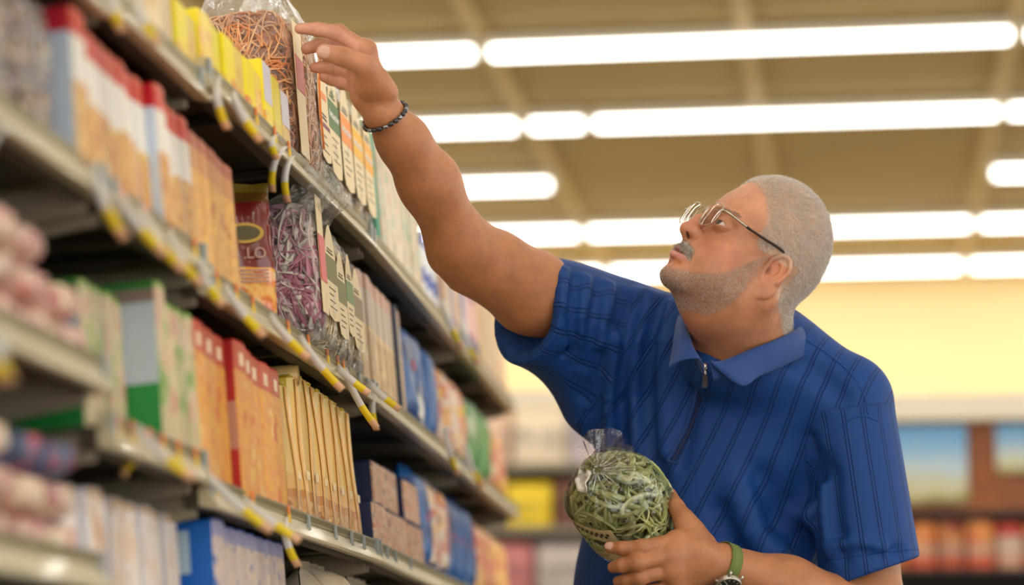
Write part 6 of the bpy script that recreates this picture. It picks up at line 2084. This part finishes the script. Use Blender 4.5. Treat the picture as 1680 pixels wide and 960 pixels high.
# ------------------------------------------------------------------ the bag of green pasta in the left hand
BN = 0.70 * CT + 0.58 * CU - 0.40 * CR; BN /= np.linalg.norm(BN)
BE1 = np.cross(CU, BN); BE1 /= np.linalg.norm(BE1)          # to the right across the bag
BE2 = np.cross(BN, BE1)                                      # up across its top
BRM = np.stack([BE1, BE2, BN], 1)
BR, BLEN = 0.069, 0.165
BTOP = at(983, 774, 3.352)
B0 = BTOP - BN * (BLEN + 0.006)                              # middle of the bottom
hb = empty('green_pasta_bag', B0)
tag(hb, 'clear bag of green ribbon pasta held in the left hand of the man', 'pasta bag')


def bag_w(p): return (BRM @ np.asarray(p, float).reshape(-1, 3).T).T


gp = noodle_mat('noodles_green', [srgb(140, 152, 88), srgb(182, 190, 120), srgb(164, 174, 104), srgb(206, 212, 152), srgb(224, 226, 180)], 0.5)
V_, Q_ = strand_geo(460, 12, 0.0095, (BR * 1.86, BR * 1.86, BLEN * 0.95), 0.0072, 0.0014, 0.42, 5, 2.6, (0, 0, BLEN * 0.49), 0.74)
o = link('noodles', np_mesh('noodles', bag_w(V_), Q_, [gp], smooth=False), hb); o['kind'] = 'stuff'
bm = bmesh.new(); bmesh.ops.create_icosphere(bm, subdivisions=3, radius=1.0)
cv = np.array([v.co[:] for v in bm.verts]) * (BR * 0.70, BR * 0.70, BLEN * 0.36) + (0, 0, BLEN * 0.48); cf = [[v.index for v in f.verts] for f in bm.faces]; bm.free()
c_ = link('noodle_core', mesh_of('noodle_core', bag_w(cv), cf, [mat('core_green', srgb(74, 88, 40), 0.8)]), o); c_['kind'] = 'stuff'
m_film3 = film_mat('held_film', (0.985, 0.985, 0.98, 1), 0.05, 0.6, 0.55, 38.0, 0.08)
n = 96
prof = [(0.0, 0.0), (0.0, 0.045), (0.004, 0.062), (0.02, 0.068), (0.05, BR), (0.10, BR), (0.125, 0.067), (0.142, 0.060), (0.155, 0.047), (0.164, 0.030), (0.170, 0.014), (0.174, 0.007)]
V, F = [], []
rg = np.random.default_rng(4); ph = rg.uniform(0, 6.28, 6)
for j, (z, r) in enumerate(prof):
    for i in range(n):
        a = 2 * math.pi * i / n
        k = max(0.0, (z - 0.115) / 0.055)
        w = 0.0022 * math.sin(9 * a + ph[0]) * k + 0.0016 * math.sin(17 * a + ph[1]) * k + 0.0012 * math.sin(3 * a + ph[2] + 30 * z) + 0.0008 * math.sin(5 * a + 70 * z)
        sq = 1.0 + 0.035 * math.cos(4 * (a - 0.5))
        V.append((r * sq * math.cos(a), r * sq * math.sin(a), z + w))
L = len(prof)
for l in range(L - 1):
    for i in range(n): F.append((l * n + i, l * n + (i + 1) % n, (l + 1) * n + (i + 1) % n, (l + 1) * n + i))
link('film', mesh_of('film', bag_w(V), F, [m_film3], None, True), hb)
# gathered end of the film: a pleated fan standing up from the knot
V, F = [], []
fan_dir = np.array(BRM.T @ (CU * 0.84 + CR * 0.30 + BN * 0.25)); fan_dir /= np.linalg.norm(fan_dir)
fan_side = np.cross(fan_dir, (0, 0, 1.0)); fan_side /= np.linalg.norm(fan_side); fan_n = np.cross(fan_side, fan_dir)
k0 = np.array((0, 0, 0.174)); m_ = 60; lv = 8
for s_ in (1, -1):
    base = len(V)
    for j in range(lv + 1):
        t = j / lv
        for i in range(m_ + 1):
            u = -1 + 2 * i / m_
            ang = u * math.radians(72)
            rad = (0.006 + 0.054 * t * (1 - 0.16 * u * u) * (1 + 0.05 * math.sin(11 * u + 1)))
            d = fan_dir * math.cos(ang) + fan_side * math.sin(ang)
            pl = (0.0045 * math.sin(u * 17 + 0.7) + 0.002 * math.sin(u * 31)) * t + s_ * 0.003 * (1 - u * u) * t
            V.append(k0 + d * rad + fan_n * (pl - 0.010 * t * t))
    for j in range(lv):
        for i in range(m_):
            a = base + j * (m_ + 1) + i; F.append((a, a + 1, a + m_ + 2, a + m_ + 1))
link('gathered_film', mesh_of('gathered_film', bag_w(V), F, [m_film3], None, True), hb)
# radial pleats where the film is drawn together
m_pleat = film_mat('film_pleat', (0.97, 0.97, 0.97, 1), 0.35, 0.9, 0.3, 60.0, 0.12)
for i in range(16):
    a = 2 * math.pi * (i + rg.uniform(-0.25, 0.25)) / 16
    r1 = rg.uniform(0.022, 0.046)
    rs_ = np.linspace(0.005, r1, 7)
    zs_ = np.interp(rs_, [0.007, 0.014, 0.030, 0.047, 0.060], [0.1745, 0.1715, 0.1655, 0.1565, 0.1435]) + 0.0012
    aa = a + np.linspace(0, rg.uniform(-0.15, 0.15), 7)
    P = bag_w(np.stack([rs_ * np.cos(aa), rs_ * np.sin(aa), zs_], 1))
    link('film_pleat', mesh_of('film_pleat', *tube_geo(P, np.linspace(0.0016, 0.0004, 7), 6, flat=0.6), [m_pleat], None, True), hb)
# crumpled white slip on the tie
V, F = [], []
for i in range(9):
    for j in range(7):
        u, v = i / 8, j / 6
        V.append((-0.010 - 0.028 * u + 0.002 * math.sin(9 * v), -0.004 - 0.030 * v + 0.012 * u + 0.002 * math.sin(8 * u), 0.172 - 0.014 * u + 0.004 * math.sin(7 * u + 3 * v) + 0.003 * math.sin(11 * v)))
for i in range(8):
    for j in range(6): a = i * 7 + j; F.append((a, a + 1, a + 8, a + 7))
sl = link('white_slip', mesh_of('white_slip', bag_w(V), F, [m_white], None, True), hb)
md = sl.modifiers.new('thick', 'SOLIDIFY'); md.thickness = 0.0012
# paper label wrapped round the lower left side
_ldir = np.array(BRM.T @ (-CR * 0.78 - CU * 0.42 + CT * 0.35)); LA = math.atan2(_ldir[1], _ldir[0])


def wrap(P2, r):
    """Label coordinates (along the girth to the right, up towards the tied end) onto the side of the bag."""
    P2 = np.asarray(P2, float)
    a = LA + P2[:, 0] / BR
    sq = 1.0 + 0.035 * np.cos(4 * (a - 0.5))
    return bag_w(np.stack([r * sq * np.cos(a), r * sq * np.sin(a), P2[:, 1]], 1))


def patch(name, x0, x1, y0, y1, r, m, par, nx=24):
    V, F = [], []
    for i in range(nx + 1):
        x = x0 + (x1 - x0) * i / nx
        V += [(x, y0), (x, y1)]
    for i in range(nx): F.append((2 * i, 2 * i + 2, 2 * i + 3, 2 * i + 1))
    return link(name, mesh_of(name, wrap(V, r), F, [m], None, True), par)


lab = patch('paper_label', -0.062, 0.062, 0.036, 0.130, BR + 0.0008, m_label, hb, 40)
patch('green_panel', -0.062, 0.062, 0.070, 0.096, BR + 0.0014, mat('panel_dark_olive', srgb(72, 80, 42), 0.5), lab, 40)
for i in range(14):
    for j in (0, 1):
        x = -0.056 + 0.0085 * i + 0.00425 * j
        if x > 0.054: continue
        patch('check_mark', x, x + 0.0042, 0.108 + 0.006 * j, 0.114 + 0.006 * j, BR + 0.0014, mat('check_dark', srgb(34, 36, 34), 0.5), lab, 2)
tv, tf = text_geo('fettuccine', 0.017, 0.0004)
T = np.array(tv)
link('lettering', mesh_of('lettering', wrap(np.stack([T[:, 0], T[:, 1] + 0.083], 1), BR + 0.0022), tf, [m_white]), lab)
for i in range(4):
    patch('print_line', -0.04, 0.03 - 0.006 * (i % 2), 0.042 + 0.006 * i, 0.0437 + 0.006 * i, BR + 0.0014, m_ink, lab, 12)
